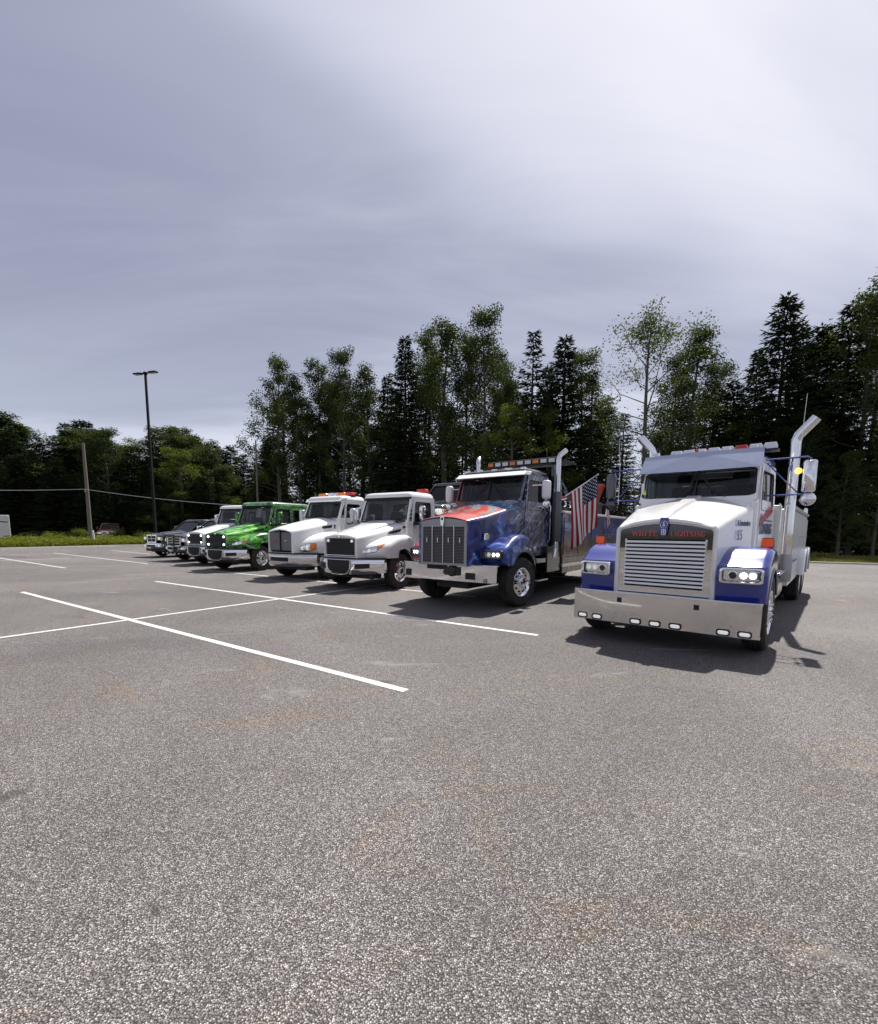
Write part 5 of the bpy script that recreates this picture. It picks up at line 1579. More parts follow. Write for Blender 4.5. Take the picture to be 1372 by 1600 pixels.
def medium_truck(x, y, hd, label, mat, lamps=2, crew=0.0, bed=True, paper=False, tint='windshield_glass', lamp='lamp_dim', name='rollback_truck', cat='truck', bmat='chrome', mirror_mat='chrome', sill=None):
    r = veh(name, x, y, hd, label, cat)
    hood(r, [(.08, .53, 1.39, 1.34, .90, .04), (-.02, .545, 1.405, 1.355, .90, .04), (-.05, .57, 1.43, 1.38, .88, .05), (-.03, .595, 1.47, 1.415, .87, .07), (.12, .63, 1.52, 1.46, .86, .10), (.45, .65, 1.59, 1.52, .86, .12), (1.0, .74, 1.71, 1.63, .86, .14), (1.74, .87, 1.88, 1.80, .86, .14)], mat)
    # raised centre of the hood
    rg = [[(sx * w, yy, z + dz) for sx, dz in ((-1, -.03), (-.8, .012), (.8, .012), (1, -.03))] for yy, w, z in ((.0, .34, 1.465), (.45, .40, 1.585), (1.0, .48, 1.705), (1.72, .58, 1.875))]
    MB().loft(rg, True, True, False).build('hood_ridge', mat, r, smooth=40)
    g = MB().box(-.54, .54, .0, .04, .93, 1.38).build('grille', 'grille_black', r, bev=.02)
    for i in range(7):
        MB().box(-.51, .51, -.02, .0, .97 + i * .058, .995 + i * .058).build('grille_bar', 'black_plastic', g)
    sur = [(u, -.035, v) for u, v in rrect(-.55, .55, .93, 1.39, .05, 4)]
    MB().tube(sur + [sur[0]], .012, 6, False).build('grille_trim', mat if mat != 'green_wrap' else 'black_plastic', g)
    pos = [(-.43, 1.31), (.43, 1.31)] + ([(-.43, 1.02), (.43, 1.02)] if lamps == 4 else [])
    for (a, b) in pos:
        MB().lathe([(.036, .0), (.04, -.02), (.03, -.035), (.001, -.04)], (a, -.02, b), (0, 1, 0), 16).build('grille_lamp', lamp, g, smooth=40)
    MB().prism([(-.05, -.06, 1.44), (0, -.065, 1.38), (.05, -.06, 1.44), (.022, -.055, 1.46), (0, -.06, 1.42), (-.022, -.055, 1.46)], (0, .03, 0)).build('hood_emblem', 'chrome', g, smooth=20)
    ctrl = [(.22, .86), (.17, .96), (.18, 1.06), (.28, 1.19), (.55, 1.31), (1.0, 1.44), (1.45, 1.47), (1.70, 1.33), (1.80, 1.08), (1.82, .80)]
    n = 27; outer = smooth_path(ctrl, n); arch = arc_pts(1.08, .50, .60, 143, 20, n)
    fender_pair(r, mat, ctrl, arch, .46, 1.205, .15, 14, .36, n=n, trim='black_plastic')
    def ysurf(xx, z):
        yy = ctrl[0][0]; i0 = 0
        for i in range(n - 1):
            if outer[i][1] <= z <= outer[i + 1][1]:
                u = (z - outer[i][1]) / max(1e-6, outer[i + 1][1] - outer[i][1]); yy = outer[i][0] + (outer[i + 1][0] - outer[i][0]) * u; i0 = i + u
                break
        t = (abs(xx) - .46) / .745
        return yy + .36 * max(0, 1 - i0 / 14) ** 1.3 * t * t
    for s in (-1, 1):
        xs = [s * (.54 + .44 * i / 8) for i in range(9)]
        h = patch(xs, lambda i: (.955 + .010 * i, 1.065 + .0165 * i), ysurf, .012).build('headlight', 'black_plastic', r, smooth=40)
        patch(xs[:], lambda i: (.967 + .010 * i, 1.052 + .0165 * i), ysurf, .016).build('reflector', 'lamp_reflector', h, smooth=40)
        for (a, b) in ((1, 3), (4, 6)):
            patch(xs[a:b], lambda i: (.985 + .010 * (i + a), 1.035 + .0165 * (i + a)), ysurf, .020).build('lamp', 'lamp_dim', h, smooth=40)
        xo = [s * (.985 + .10 * i / 4) for i in range(5)]
        patch(xo, lambda i: (1.075 + .022 * i, 1.205 + .012 * i), ysurf, .014).build('side_signal', 'amber_lens', h, smooth=40)
        v = MB(); v.prism([(s * (.745 + .115 * (yy - 1.05) / .6), yy, z) for yy, z in ((1.05, 1.49), (1.12, 1.57), (1.52, 1.64), (1.47, 1.56))], (s * .03, 0, 0)); v.build('hood_vent', 'grille_black', r)
        MB().box(s * .84, s * .885, 1.60, 1.68, 1.66, 1.72).build('hood_badge', 'black_plastic', r, bev=.006)
        wheel(r, s * 1.06, 1.08, .485, .26, 'steer', 0)
        # mirrors on black arms
        xm = s * 1.24
        m = MB(); m.loft([[(xm + u * k, 2.02 + d, v_) for u, v_ in rrect(-.085, .085, 1.90 + (1 - k) * .1, 2.30 - (1 - k) * .1, .04, 4)] for d, k in ((-.09, .6), (-.06, .9), (.0, 1.0), (.04, .97))])
        mi = m.build('mirror', mirror_mat, r, smooth=45)
        MB().add([(xm + u, 2.062, v_) for u, v_ in rrect(-.08, .08, 1.92, 2.28, .03, 4)], [tuple(range(20))]).build('mirror_glass', 'chrome', mi, smooth=0)
        MB().tube([(s * .97, 2.02, 1.80), (s * 1.10, 2.02, 1.80), (xm, 2.02, 1.86), (xm, 2.02, 1.95)], .028, 7).box(s * .96, s * 1.05, 1.95, 2.12, 1.75, 1.85).build('mirror_arm', 'black_plastic', r)
        MB().box(s * .75, s * 1.16, 2.05, 2.85, .42, .47).build('step', 'aluminium', r, bev=.01); MB().box(s * .8, s * 1.12, 2.05, 2.85, .68, .76).build('step', 'black_plastic', r, bev=.01)
    yb = lambda q: -.14 + .50 * (abs(q) / 1.2) ** 2.3
    b = nose_bumper(r, 1.19, .43, .83, yb, bmat)
    ys = lambda q, z: yb(q) + (.0 if z > .6 else (.6 - z) * .22)
    xs = [-.40 + .8 * i / 12 for i in range(13)]
    patch(xs, lambda i: (.47 + .10 * (abs(i - 6) / 6) ** 3, .815), ys, .014, 3).build('lower_grille', 'grille_black', b, smooth=30)
    u = [(-.43, .83), (-.42, .62), (-.36, .50), (-.25, .445), (0, .43), (.25, .445), (.36, .50), (.42, .62), (.43, .83)]
    MB().tube([(a, ys(a, z) - .018, z) for a, z in u], .016, 6).build('grille_rim', 'chrome', b)
    for s in (-1, 1):
        patch([s * (.54 + .36 * i / 5) for i in range(6)], lambda i: (.585 + .006 * i, .715 + .004 * i), ys, .010, 2).build('bumper_slot', 'grille_black', b, smooth=30)
    st = [[(q, yb(q) + .03, .875), (q, yb(q) + .03, .832), (q, yb(q) + .2, .832), (q, yb(q) + .2, .875)] for q in [-1.15 + 2.3 * i / 20 for i in range(21)]]
    MB().loft(st).build('bumper_gap_trim', 'black_plastic', r, smooth=30)
    MB().box(-.9, .9, .2, .6, .32, .46).build('front_valance', 'chassis', r, bev=.03)
    y1 = 3.08 + crew
    cab(r, mat, 1.72, y1, .965, 1.02, .925, .78, 1.88, 2.56, 1.98, None, .17, (.03, .03, .03, .07), .06, gl=tint, door_len=1.14, crew=max(0, crew - .1), roof_front=-.10)
    MB().prism([(-.87, 1.925, 2.50), (.87, 1.925, 2.50), (.88, 1.95, 2.555), (-.88, 1.95, 2.555)], (0, .02, 0)).build('windshield_header', 'black_plastic', r)
    for q in (-.70, -.22, 0, .22, .70):
        beacon(r, 'roof_marker', q, 2.06, 2.662, .13, .07, .03, 'amber_lens')
    m = MB(); m.tube([(-.75, 1.70, 1.92), (-.1, 1.735, 1.97)], .008, 5).tube([(.05, 1.70, 1.92), (.7, 1.735, 1.97)], .008, 5); m.build('wiper', 'black_plastic', r)
    MB().box(-.84, .84, 1.63, 1.715, 1.84, 1.872).build('cowl_grille', 'black_plastic', r, bev=.008)
    if paper:
        q = [(-.96, 1.72, 1.86), (.96, 1.72, 1.86), (.9, 1.98, 2.56), (-.9, 1.98, 2.56)]
        MB().add([bil(q, *uv) + V(0, .07, 0) for uv in ((.50, .32), (.66, .32), (.64, .86), (.48, .86))], [(0, 1, 2, 3)]).build('paper_notice', 'paper_white', r, smooth=0)
    chassis(r, .1, 7.6, 1.08, .485, True, 6.2)
    if bed:
        flat_bed(r, y1 + .35, 8.4, 1.15)
    MB().box(-.7, .7, y1 + .05, y1 + .3, .7, 1.6).build('bed_tower', 'chassis', r)
    return r


T3 = medium_truck(-2.62, 12.30, 57.0, 'white flatbed truck with big black square grille next to the blue mural truck', 'white_paint', 2)
beacon(T3, 'roof_beacon', .62, 2.9, 2.735, .34, .22, .12, 'red_lens')
T5 = medium_truck(-8.42, 17.50, 63.0, 'bright green and black flame-wrapped tow truck with four grille lamps', 'green_wrap', 4, crew=1.0, paper=True, lamp='lamp_lit', mirror_mat='green_wrap')
T6 = medium_truck(-10.72, 20.35, 62.0, 'white flatbed truck just left of the green one, four grille lamps', 'white_paint', 4, lamp='lamp_lit')


# ---------------------------------------------------------------- white truck with split grey grille
def split_grille_truck(x, y, hd, label):
    r = veh('rollback_truck', x, y, hd, label, 'truck'); mat = 'white_paint'
    hood(r, [(.06, .52, 1.56, 1.50, .88, .06), (-.02, .535, 1.575, 1.515, .88, .06), (-.04, .56, 1.60, 1.54, .87, .07), (.0, .60, 1.64, 1.57, .86, .10), (.2, .64, 1.72, 1.64, .86, .13), (.7, .71, 1.84, 1.74, .86, .15), (1.3, .78, 1.96, 1.86, .86, .15), (1.74, .86, 2.04, 1.95, .86, .15)], mat)
    g = MB().box(-.52, .52, .02, .05, .92, 1.53).build('grille', 'grille_black', r)
    for s in (-1, 1):
        h = MB().add([(s * (.27 + u * 1), .0, v) for u, v in rrect(-.24, .24, .94, 1.515, .06, 4)], [tuple(range(20))]).build('grille_half', 'mesh_grey', g, smooth=0)
        for i in range(14):
            MB().box(s * .05, s * .49, -.006, .0, .985 + i * .036, .992 + i * .036).build('grille_bar', 'dull_steel', h)
        MB().box(s * .20, s * .30, -.012, -.004, 1.235, 1.262).build('grille_badge', 'red_lens' if s < 0 else 'clear_lens', h)
    MB().box(-.014, .014, -.03, .02, .90, 1.56).build('grille_divider', 'black_plastic', g, bev=.006)
    MB().prism([(-.03, -.05, 1.60), (.03, -.05, 1.60), (.02, -.04, 1.48), (-.02, -.04, 1.48)], (0, .03, 0)).build('hood_emblem', 'grey_paint', g, bev=.005)
    ctrl = [(.24, .86), (.18, .96), (.18, 1.06), (.26, 1.20), (.50, 1.36), (.95, 1.50), (1.40, 1.54), (1.68, 1.40), (1.80, 1.10), (1.82, .80)]
    n = 27; outer = smooth_path(ctrl, n); arch = arc_pts(1.08, .50, .60, 143, 20, n)
    fender_pair(r, mat, ctrl, arch, .46, 1.205, .18, 14, .40, n=n)
    def ysurf(xx, z):
        yy = ctrl[0][0]; i0 = 0
        for i in range(n - 1):
            if outer[i][1] <= z <= outer[i + 1][1]:
                u = (z - outer[i][1]) / max(1e-6, outer[i + 1][1] - outer[i][1]); yy = outer[i][0] + (outer[i + 1][0] - outer[i][0]) * u; i0 = i + u
                break
        t = (abs(xx) - .46) / .745
        return yy + .40 * max(0, 1 - i0 / 14) ** 1.3 * t * t
    for s in (-1, 1):
        xs = [s * (.63 + .50 * i / 10) for i in range(11)]
        lo = [.98, .945, .93, .925, .925, .93, .935, .945, .96, .98, 1.01]; hi = [1.0, 1.05, 1.085, 1.11, 1.13, 1.145, 1.155, 1.16, 1.165, 1.165, 1.16]
        h = patch(xs, lambda i: (lo[i] - .012, hi[i] + .012), ysurf, .010).build('headlight', 'black_plastic', r, smooth=40)
        patch(xs[:8], lambda i: (lo[i], hi[i]), ysurf, .015).build('reflector', 'lamp_reflector', h, smooth=40)
        patch(xs[2:4], lambda i: (lo[i + 2] + .03, hi[i + 2] - .03), ysurf, .019).build('lamp', 'lamp_dim', h, smooth=40); patch(xs[5:7], lambda i: (lo[i + 5] + .03, hi[i + 5] - .03), ysurf, .019).build('lamp', 'lamp_dim', h, smooth=40)
        patch(xs[7:], lambda i: (lo[i + 7], hi[i + 7]), ysurf, .015).build('side_signal', 'amber_lens', h, smooth=40)
        v = MB(); v.prism([(s * (.70 + .13 * (yy - .95) / .7), yy, z) for yy, z in ((.98, 1.62), (1.10, 1.72), (1.46, 1.76), (1.42, 1.66))], (s * .03, 0, 0)); v.build('hood_vent', 'grille_black', r)
        MB().lathe([(.001, -.01), (.035, -.008), (.04, .01)], (s * .835, 1.55, 1.74), (-s, 0, 0), 14).box(s * .825, s * .845, 1.53, 1.57, 1.64, 1.71).build('hood_badge', 'black_plastic', r)
        wheel(r, s * 1.06, 1.08, .485, .26, 'steer', 0)
        xm = s * 1.26
        m = MB(); m.loft([[(xm + u * k, 1.98 + d, v_) for u, v_ in rrect(-.095, .095, 1.88 + (1 - k) * .1, 2.32 - (1 - k) * .1, .05, 4)] for d, k in ((-.09, .6), (-.06, .9), (.0, 1.0), (.04, .97))])
        mi = m.build('mirror', 'silver_body', r, smooth=45)
        MB().add([(xm + u, 2.022, v_) for u, v_ in rrect(-.085, .085, 1.90, 2.30, .03, 4)], [tuple(range(20))]).build('mirror_glass', 'chrome', mi, smooth=0)
        MB().tube([(s * .97, 2.0, 1.80), (s * 1.10, 2.0, 1.80), (xm, 1.98, 1.84), (xm, 1.98, 1.95)], .02, 7).tube([(s * .95, 2.0, 2.35), (xm, 1.98, 2.36), (xm, 1.98, 2.28)], .014, 6).build('mirror_arm', 'black_plastic', r)
        MB().box(s * .75, s * 1.16, 2.05, 2.85, .42, .47).build('step', 'aluminium', r, bev=.01)
    yb = lambda q: -.12 + .50 * (abs(q) / 1.2) ** 2.3
    b = nose_bumper(r, 1.21, .42, .82, yb, 'aluminium')
    ys = lambda q, z: yb(q) + (.0 if z > .6 else (.6 - z) * .22)
    xs = [-.42 + .84 * i / 10 for i in range(11)]
    patch(xs, lambda i: (.60, .73), ys, .008, 2).build('bumper_slot', 'grille_black', b, smooth=30)
    patch([-1.15 + 2.3 * i / 20 for i in range(21)], lambda i: (.775, .815), ys, .006, 2).build('bumper_strip', 'chrome', b, smooth=30)
    st = [[(q, yb(q) + .03, .872), (q, yb(q) + .03, .825), (q, yb(q) + .2, .825), (q, yb(q) + .2, .872)] for q in [-1.15 + 2.3 * i / 20 for i in range(21)]]
    MB().loft(st).build('bumper_gap_trim', 'black_plastic', r, smooth=30)
    MB().box(-.9, .9, .2, .6, .32, .46).build('front_valance', 'chassis', r, bev=.03)
    cab(r, mat, 1.70, 3.0, .93, .99, .90, .80, 2.04, 2.62, 1.96, None, .16, (.04, .04, .05, .10), .07, door_len=.98, roof_front=-.10)
    MB().prism([(-.86, 1.78, 2.56), (.86, 1.78, 2.56), (.90, 1.90, 2.68), (-.90, 1.90, 2.68)], (0, .25, .02)).build('sun_visor', 'white_paint', r, bev=.02)
    m = MB(); m.tube([(-.7, 1.68, 2.05), (-.1, 1.73, 2.12)], .008, 5).tube([(.05, 1.68, 2.05), (.7, 1.73, 2.12)], .008, 5); m.build('wiper', 'black_plastic', r)
    MB().box(-.82, .82, 1.61, 1.695, 2.0, 2.032).build('cowl_grille', 'black_plastic', r, bev=.008)
    lb = MB().box(-.85, .85, 2.35, 2.62, 2.77, 2.80).build('light_bar', 'black_plastic', r)
    for q, w, mt in ((-.62, .42, 'amber_lens'), (-.22, .2, 'clear_lens'), (.02, .2, 'chrome'), (.32, .36, 'amber_lens'), (.68, .30, 'red_lens')):
        beacon(lb, 'beacon', q, 2.48, 2.80, w, .24, .11, mt)
    chassis(r, .1, 7.6, 1.08, .485, True, 6.2); flat_bed(r, 3.35, 8.4, 1.15)
    return r


T4 = split_grille_truck(-5.05, 14.72, 57.0, 'white truck with tall split grey grille and amber roof beacons')


# ---------------------------------------------------------------- pickups and the car on the flatbed
def pickup(name, x, y, hd, label, mat, kind, cat='pickup', z=0.0, group='vehicles parked side by side in a row'):
    r = veh(name, x, y, hd, label, cat, group); r.location.z = z
    r.scale = (1.1, 1.1, 1.13) if z == 0 else (1.05, 1.05, 1.13)
    hood(r, [(.08, .70, 1.05, 1.02, .62, .06), (.03, .73, 1.09, 1.05, .60, .07), (.07, .77, 1.13, 1.08, .60, .09), (.25, .81, 1.19, 1.13, .60, .11), (.7, .86, 1.25, 1.19, .60, .11), (1.40, .90, 1.32, 1.26, .60, .10)], mat)
    rg = [[(sx * w, yy, zz + dz) for sx, dz in ((-1, -.03), (-.75, .02), (.75, .02), (1, -.03))] for yy, w, zz in ((.25, .36, 1.185), (.8, .40, 1.255), (1.38, .44, 1.318))]
    MB().loft(rg, True, True, False).build('hood_ridge', mat, r, smooth=40)
    ctrl = [(.16, .60), (.10, .75), (.11, .92), (.20, 1.04), (.45, 1.12), (.95, 1.18), (1.45, 1.20), (1.60, 1.15), (1.63, .85), (1.63, .48)]
    n = 25; arch = arc_pts(.98, .42, .49, 150, 8, n)
    fender_pair(r, mat, ctrl, arch, .66, 1.01, .14, 13, .20, n=n, trim='black_plastic')
    gw = .43 if kind == 'ram' else .51
    g = MB().box(-gw, gw, .0, .05, .71, 1.08).build('grille', 'grille_black', r)
    if kind == 'ram':
        m, _ = hole_panel([(-.40, -.03, .72), (.40, -.03, .72), (.45, -.01, 1.11), (-.45, -.01, 1.11)], .07, .07, .13, .13, .04, .05, (0, 1, 0)); m.build('grille_surround', 'chrome', g, smooth=30)
        MB().box(-.035, .035, -.03, .03, .74, 1.1).build('grille_cross', 'chrome', g, bev=.01); MB().box(-.40, .40, -.038, .03, .89, .945).build('grille_cross', 'chrome', g, bev=.01)
        hx0, hx1 = .47, .98
    else:
        m, _ = hole_panel([(-.50, -.02, .68), (.50, -.02, .68), (.52, .0, 1.12), (-.52, .0, 1.12)], .05, .05, .10, .10, .04, .05, (0, 1, 0)); m.build('grille_surround', 'chrome', g, smooth=30)
        for zz in (.80, .91, 1.02):
            MB().box(-.47, .47, -.035, .02, zz - .022, zz + .022).build('grille_cross', 'chrome', g, bev=.012)
        MB().lathe([(.001, -.02), (.10, -.015), (.11, 0)], (0, -.03, .91), (0, 1, 0), 20).build('grille_badge', 'chrome', g, smooth=40)
        hx0, hx1 = .55, .98
    for s in (-1, 1):
        def ysf(q, zz):
            t = (abs(q) - .66) / .35
            return .10 + .16 * max(0, t) ** 2 * .75
        xs = [s * (hx0 + (hx1 - hx0) * i / 6) for i in range(7)]
        h = patch(xs, lambda i: (.83, 1.05 - .008 * i), ysf, .10).build('headlight', 'black_plastic', r, smooth=30)
        patch(xs, lambda i: (.85, 1.03 - .008 * i), ysf, .106).build('reflector', 'lamp_reflector', h, smooth=30)
        patch(xs[1:4], lambda i: (.88, 1.0), ysf, .112).build('lamp', 'lamp_dim', h, smooth=30); patch(xs[5:], lambda i: (.88, .98), ysf, .112).build('side_signal', 'amber_lens', h, smooth=30)
        wheel(r, s * .87, .98, .415, .28, 'car', 0); wheel(r, s * .87, 4.6, .415, .28, 'car', 0)
        xm = s * 1.16
        m = MB(); m.loft([[(xm + u * k, 1.95 + d, v_) for u, v_ in rrect(-.09, .09, 1.30, 1.56, .05, 4)] for d, k in ((-.07, .6), (.0, 1.0), (.05, .95))]); m.build('mirror', mat if kind != 'ford' else 'chrome', r, smooth=45)
        MB().tube([(s * .95, 1.98, 1.34), (xm, 1.97, 1.36)], .03, 6).build('mirror_arm', 'black_plastic', r)
        MB().box(s * .93, s * 1.0, 1.64, 3.52, .40, .60).build('rocker', mat, r, bev=.02)
        MB().tube([(s * 1.02, 1.7, .40), (s * 1.02, 3.45, .40)], .04, 8).build('side_step', 'chrome', r)
    yb = lambda q: -.10 + .28 * (abs(q) / 1.0) ** 2.4
    b = nose_bumper(r, 1.0, .42, .70, yb, 'chrome')
    ys = lambda q, zz: yb(q)
    patch([-.36 + .72 * i / 8 for i in range(9)], lambda i: (.52, .62), ys, .012, 2).build('bumper_slot', 'grille_black', b, smooth=30)
    for s in (-1, 1):
        MB().lathe([(.045, .0), (.05, -.02), (.001, -.03)], (s * .62, yb(.62) - .005, .57), (0, 1, 0), 14).build('fog_lamp', 'lamp_dim', b, smooth=40)
    MB().box(-.8, .8, .1, .5, .30, .45).build('front_valance', 'chassis', r, bev=.02)
    if kind == 'ford':                                        # tubular push guard
        m = MB()
        for s in (-1, 1):
            m.tube([(s * .35, -.20, .45), (s * .36, -.24, .85), (s * .34, -.18, 1.12)], .03, 8)
            m.tube([(s * .36, -.22, .62), (s * .75, -.14, .66), (s * .98, .06, .75), (s * .98, .08, 1.0), (s * .72, -.06, 1.08), (s * .36, -.22, 1.06)], .025, 8)
        m.tube([(-.34, -.18, 1.12), (.34, -.18, 1.12)], .03, 8); m.tube([(-.36, -.23, .72), (.36, -.23, .72)], .025, 8)
        m.build('push_guard', 'black_plastic', r)
        for i in range(6):
            q = -.75 + .3 * i
            MB().box(q - .05, q + .05, -.09, -.07, .33, .37).build('valance_lamp', 'clear_lens', r)
    if kind == 'suv':
        cab(r, mat, 1.36, 4.9, .87, .99, .78, .5, 1.26, 1.86, 1.95, None, .08, (.03, .03, .03, .05), .05, gl='tint_glass', door_len=1.1, crew=.95, side_gl='tint_glass', a_slant=.1)
    else:
        cab(r, mat, 1.40, 3.55, .87, .99, .78, .5, 1.26, 1.84, 2.22, None, .08, (.03, .03, .03, .05), .05, door_len=1.05, crew=.85, side_gl='tint_glass', a_slant=.12)
        bd = MB(); bd.box(-.98, -.90, 3.6, 5.75, .55, 1.30); bd.box(.90, .98, 3.6, 5.75, .55, 1.30); bd.box(-.9, .9, 5.68, 5.75, .55, 1.28); bd.box(-.9, .9, 3.6, 5.7, .7, .75); bd.box(-.9, .9, 3.6, 3.66, .6, 1.28)
        bd.build('cargo_bed', mat, r, bev=.02)
    ch = MB(); ch.box(-.5, .5, .3, 5.3, .3, .55); ch.box(-.8, .8, .93, 1.03, .36, .46); ch.box(-.8, .8, 4.55, 4.65, .36, .46); ch.build('chassis_frame', 'chassis', r)
    return r


principled('pewter_paint', (0.12, 0.122, 0.13), 0.2, metal=0.5, coat=0.8)
T7 = pickup('pickup_truck', -13.05, 22.75, 60.0, 'dark grey pickup with chrome grille behind a black tubular push guard', 'pewter_paint', 'ford')
T8 = pickup('pickup_truck', -16.05, 25.85, 60.0, 'black pickup with chrome crossbar grille at the far left end of the row', 'black_paint', 'ram')
a57 = R(57.0)
sx, sy = -2.66 + math.cos(a57) * 3.55 - math.sin(a57) * -.05, 12.30 + math.sin(a57) * 3.55
SUV = pickup('suv', sx, sy, 57.0, 'black car riding on the flatbed behind the white black-grille truck cab', 'black_paint', 'suv', 'car', 1.16, None)


# ================================================================ SMALL THINGS
def flag(label, tip, base, hoist, fly, fly_dir, seed, scale_wave=.10, group='national flags on the trucks'):
    """flag on a short pole; the hoist runs down the pole from its tip, stripes run along the fly"""
    tip, base = Vector(tip), Vector(base)
    o = empty('flag', tuple(base))
    tag(o, label, 'flag', group)
    T0 = tip - base
    pd = -T0.normalized(); fd = Vector(fly_dir).normalized()
    nd = pd.cross(fd).normalized()
    MB().tube([(0, 0, 0), T0 * 1.0], [.013, .010], 8).lathe([(.001, -.02), (.02, -.01), (.02, .01), (.001, .022)], T0, T0, 10).build('pole', 'pole_white', o)
    top = T0 * .985
    def S(u, v, off=0.0):
        sag = .22 * v * (u - .2) * hoist
        w = scale_wave * (.25 + v) * (math.sin(u * 7.5 + v * 2.2 + seed) * .55 + math.sin(u * 14 - v * 3.1 + seed * 2) * .2)
        gather = 1 - .16 * v * (1 - v * .4)
        uu = .5 + (u - .5) * gather
        return top + pd * (uu * hoist) + fd * (v * fly) + nd * (w + off) + Vector((0, 0, -1)) * sag
    def strip(u0, u1, v0, v1, nu, nv):
        k = nu + 1
        vs = [S(u0 + (u1 - u0) * i / nu, v0 + (v1 - v0) * j / nv) for j in range(nv + 1) for i in range(nu + 1)]
        vs2 = [S(u0 + (u1 - u0) * i / nu, v0 + (v1 - v0) * j / nv, .003) for j in range(nv + 1) for i in range(nu + 1)]
        F = [(j * k + i, j * k + i + 1, (j + 1) * k + i + 1, (j + 1) * k + i) for j in range(nv) for i in range(nu)]
        N = len(vs)
        return MB().add(vs + vs2, F + [tuple(N + q for q in reversed(f)) for f in F])
    for i in range(13):
        v0 = .4 if i < 7 else 0
        strip(i / 13, (i + 1) / 13, v0, 1, 2, 14).build('stripe', 'flag_red' if i % 2 == 0 else 'flag_white', o, smooth=60, fix=False)
    strip(0, 7 / 13, 0, .4, 12, 10).build('canton', 'flag_navy', o, smooth=60, fix=False)
    st = MB()
    rad = 7 / 13 * hoist * .045
    for rr_ in range(9):
        n = 6 if rr_ % 2 == 0 else 5
        for c in range(n):
            u = (rr_ + 1) / 10 * 7 / 13; v = ((c * 2 + 1) if n == 6 else (c * 2 + 2)) / 12 * .4
            for off in (-.004, .007):
                p = S(u, v, off)
                du = (S(u + .01, v) - S(u - .01, v)).normalized(); dv = (S(u, v + .01) - S(u, v - .01)).normalized()
                pts = [p + (du * math.cos(a) + dv * math.sin(a)) * (rad if k % 2 == 0 else rad * .45) for k, a in enumerate([math.pi * j / 5 for j in range(10)])]
                st.add(pts, [tuple(range(10))])
    st.build('stars', 'flag_white', o, smooth=0, fix=False, kind='stuff')
    return o


def on_truck(pos, head, l):
    a = R(head); Yv = V(math.cos(a), math.sin(a), 0); Xv = V(math.sin(a), -math.cos(a), 0)
    return V(pos[0], pos[1], 0) + Xv * l[0] + Yv * l[1] + V(0, 0, l[2])


def truck_dir(head, l):
    a = R(head)
    return V(math.sin(a), -math.cos(a), 0) * l[0] + V(math.cos(a), math.sin(a), 0) * l[1] + V(0, 0, l[2])


P2 = (0.13, 9.50)
flag('large stars-and-stripes flag hanging from a slanted pole behind the blue truck cab', on_truck(P2, 54, (1.80, 3.95, 3.00)), on_truck(P2, 54, (1.20, 3.40, 2.46)), .84, 1.28, truck_dir(54, (.04, .08, -1)), 0.4, .13)
flag('small flag draped over the rear side of the blue truck body', on_truck(P2, 54, (1.22, 6.9, 2.62)), on_truck(P2, 54, (1.17, 6.9, 2.11)), .42, .55, truck_dir(54, (.05, .45, -1)), 2.0, .05)
P3 = (-2.66, 12.30)
flag('small flag upright on the roof of the black car', on_truck(P3, 57, (.15, 5.75, 3.46)), on_truck(P3, 57, (.15, 5.75, 3.10)), .27, .42, truck_dir(57, (.4, .8, -.55)), 1.0, .03)
flag('small flag on a leaning pole beside the black car next to the blue truck cab', on_truck(P3, 57, (1.0, 5.6, 3.66)), on_truck(P3, 57, (.86, 5.5, 2.72)), .36, .60, truck_dir(57, (.25, .35, -1)), 1.7, .05)

# ---------------------------------------------------------------- lamp post, poles, wire
principled('black_metal', (0.010, 0.010, 0.011), 0.8, spec=0.2)
principled('weathered_wood', (0.17, 0.15, 0.13), 0.95, bump=0.6, bscale=30)
principled('trailer_white', (0.66, 0.66, 0.65), 0.4, dirt=0.2)
principled('swoosh_black', (0.02, 0.02, 0.022), 0.4)

LY = 32.0
lp = empty('lamp_post', (px_at(243, LY), LY, 0)); tag(lp, 'tall black lamp post with two flat heads left of the vehicles', 'lamp post')
LH = 1.6 + (YH - 597) / F_PX * LY
MB().lathe([(.30, 0), (.30, .55), (.27, .60), (.001, .60)], (0, 0, 0), (0, 0, 1), 20).build('base', 'concrete', lp, smooth=30)
MB().tube([(0, 0, .6), (0, 0, LH - .12)], [.105, .08], 4).build('pole', 'black_metal', lp, smooth=0)
MB().lathe([(.14, 0), (.14, .10), (.10, .14), (.001, .15)], (0, 0, LH - .14), (0, 0, 1), 12).build('cap', 'black_metal', lp, smooth=30)
for s, w in ((-1, .86), (1, .84)):
    dv = V(s * .95, s * -.30, 0).normalized()
    side = V(-dv.y, dv.x, 0)
    a = MB(); a.tube([dv * .08 + V(0, 0, LH - .08), dv * .34 + V(0, 0, LH - .06)], .04, 8); arm = a.build('arm', 'black_metal', lp)
    h = MB(); c0, c1 = dv * .30, dv * (.30 + .66)
    h.loft([[c + side * u + V(0, 0, LH - .06 + v) for u, v in ((-ww, -.045), (ww, -.045), (ww * .9, .035), (-ww * .9, .035))] for c, ww in ((c0, .09), (dv * .42, .17), (c1 - dv * .05, .17), (c1, .14))])
    hh = h.build('lamp_head', 'black_metal', lp, bev=.012)
    MB().add([dv * t + side * u + V(0, 0, LH - .109) for t, u in ((.46, -.13), (.9, -.13), (.9, .13), (.46, .13))], [(0, 1, 2, 3)]).build('led_panel', 'clear_lens', hh, smooth=0)

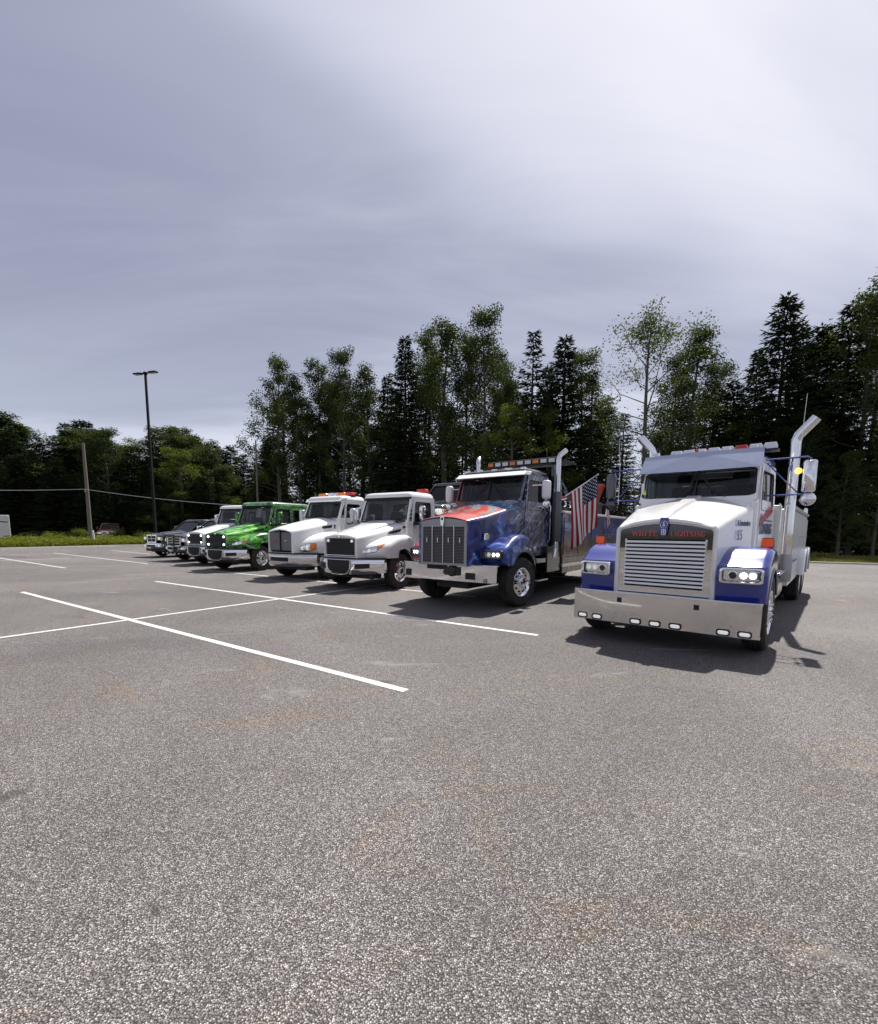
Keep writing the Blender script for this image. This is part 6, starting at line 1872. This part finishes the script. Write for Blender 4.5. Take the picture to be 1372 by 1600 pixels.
PY = 47.0
up = empty('utility_pole', (px_at(141, PY), PY, 0)); tag(up, 'weathered grey wooden utility pole before the left wood', 'pole')
PH = 1.9 + (YH - 705) / F_PX * PY
MB().tube([(0, 0, -.2), (.02, 0, PH * .5), (.0, 0, PH)], [.19, .16, .12], 12).build('shaft', 'weathered_wood', up, smooth=40)
MB().box(-.07, .07, -.22, -.14, 5.15, 5.35).lathe([(.05, 0), (.07, .05), (.05, .1), (.03, .14)], (0, -.2, 5.35), (0, 0, 1), 10).build('wire_bracket', 'dull_steel', up)
up2 = empty('utility_pole', (px_at(404, 49), 49, 0)); tag(up2, 'thin bare grey pole above the green truck', 'pole')
MB().tube([(0, 0, -.2), (.05, 0, 1.6 + (YH - 695) / F_PX * 49)], [.12, .07], 10).build('shaft', 'weathered_wood', up2, smooth=40)
MB().tube([(-.3, 0, 1.6 + (YH - 705) / F_PX * 49), (.35, 0, 1.6 + (YH - 700) / F_PX * 49)], .03, 6).build('stub_branch', 'weathered_wood', up2)
wa = []
A = V(px_at(-200, 50), 50, 5.9); Bp = V(px_at(141, PY), PY - .2, 5.46); Cc = V(px_at(470, 40), 40, 3.4)
for P_, Q_, sg in ((A, Bp, .25), (Bp, Cc, .30)):
    for i in range(16):
        t = i / 15
        p = P_.lerp(Q_, t); wa.append(p - V(0, 0, sg * 4 * t * (1 - t)))
tag(MB().tube(wa, .022, 5).build('overhead_wire', 'trailer_white'), 'pale overhead wire crossing in front of the left wood', 'wire')

mk = empty('marker_post', (px_at(147.5, 41.6), 41.6, 0)); tag(mk, 'thin white leaning marker post at the left edge of the lot', 'post')
MB().box(-.055, .055, -.03, .03, -.05, 1.42).build('post', 'louver_white', mk, bev=.01); MB().box(-.058, .058, -.034, .034, 1.2, 1.3).build('reflector_band', 'clear_lens', mk)
mk.rotation_euler = (0, R(-5), 0)

# white enclosed trailer at the left frame edge
TY = 46.5
tr = empty('enclosed_trailer', (px_at(-9, TY) - 2.2, TY + 2.3, 0), R(43)); tag(tr, 'white box trailer with black stripe at the left frame edge', 'trailer')
bx = MB().box(-1.25, 1.25, -3.2, 3.0, .55, 2.85).build('box_body', 'trailer_white', tr, bev=.04)
MB().prism([(1.252, -3.1, 2.25), (1.252, 2.9, 2.0), (1.252, 2.9, 2.2), (1.252, -3.1, 2.33)], (.004, 0, 0)).build('stripe', 'swoosh_black', bx)
MB().prism([(-1.2, -3.206, 2.22), (1.2, -3.206, 2.10), (1.2, -3.206, 2.20), (-1.2, -3.206, 2.36)], (0, .004, 0)).build('stripe', 'swoosh_black', bx)
for s in (-1, 1):
    MB().box(s * 1.10, s * 1.2, -3.26, -3.2, .62, 2.7).build('corner_post', 'trailer_white', bx)
    MB().lathe([(.001, -.1), (.34, -.1), (.36, 0), (.34, .1), (.001, .1)], (s * 1.1, .3, .36), (1, 0, 0), 24).build('wheel', 'rubber', tr, smooth=40)
    MB().box(s * .8, s * 1.0, -3.215, -3.2, .66, .76).build('tail_lamp', 'red_lens', bx)
MB().box(-.05, .05, -4.6, -3.2, .5, .6).box(-1.15, 1.15, -3.2, 3.0, .42, .55).build('frame', 'chassis', tr)

principled('dull_red', (0.08, 0.012, 0.012), 0.5)
# red car parked beyond the weeds on the left
pk = pickup('parked_car', px_at(168, 53), 53, 118.0, 'dark red car half hidden behind the weeds by the wooden pole', 'dull_red', 'suv', 'car', 0.0, None)
# pale stones in the right grass
rs = random.Random(77)
for i in range(6):
    t = (i + rs.uniform(.1, .9)) / 6
    A = V(20.2, 25.5, 0).lerp(V(26, 22.7, 0), t) + V(rs.uniform(0, .6), rs.uniform(-.1, .8), 0)
    m = MB(); k = rs.uniform(.06, .15)
    bm2 = [[(A.x + k * w * math.cos(a) * rs.uniform(.8, 1.2), A.y + k * w * math.sin(a) * rs.uniform(.8, 1.2), zz * k) for a in [2 * math.pi * j / 7 for j in range(7)]] for zz, w in ((-.1, .9), (.25, 1.0), (.5, .75), (.62, .3))]
    st = m.loft(bm2).build('stone', 'concrete', smooth=30)
    tag(st, ORD[i] + ' pale stone from the left in the grass at the right edge', 'stone', 'pale stones in the right grass')
# loose pebbles and leaf scraps on the asphalt
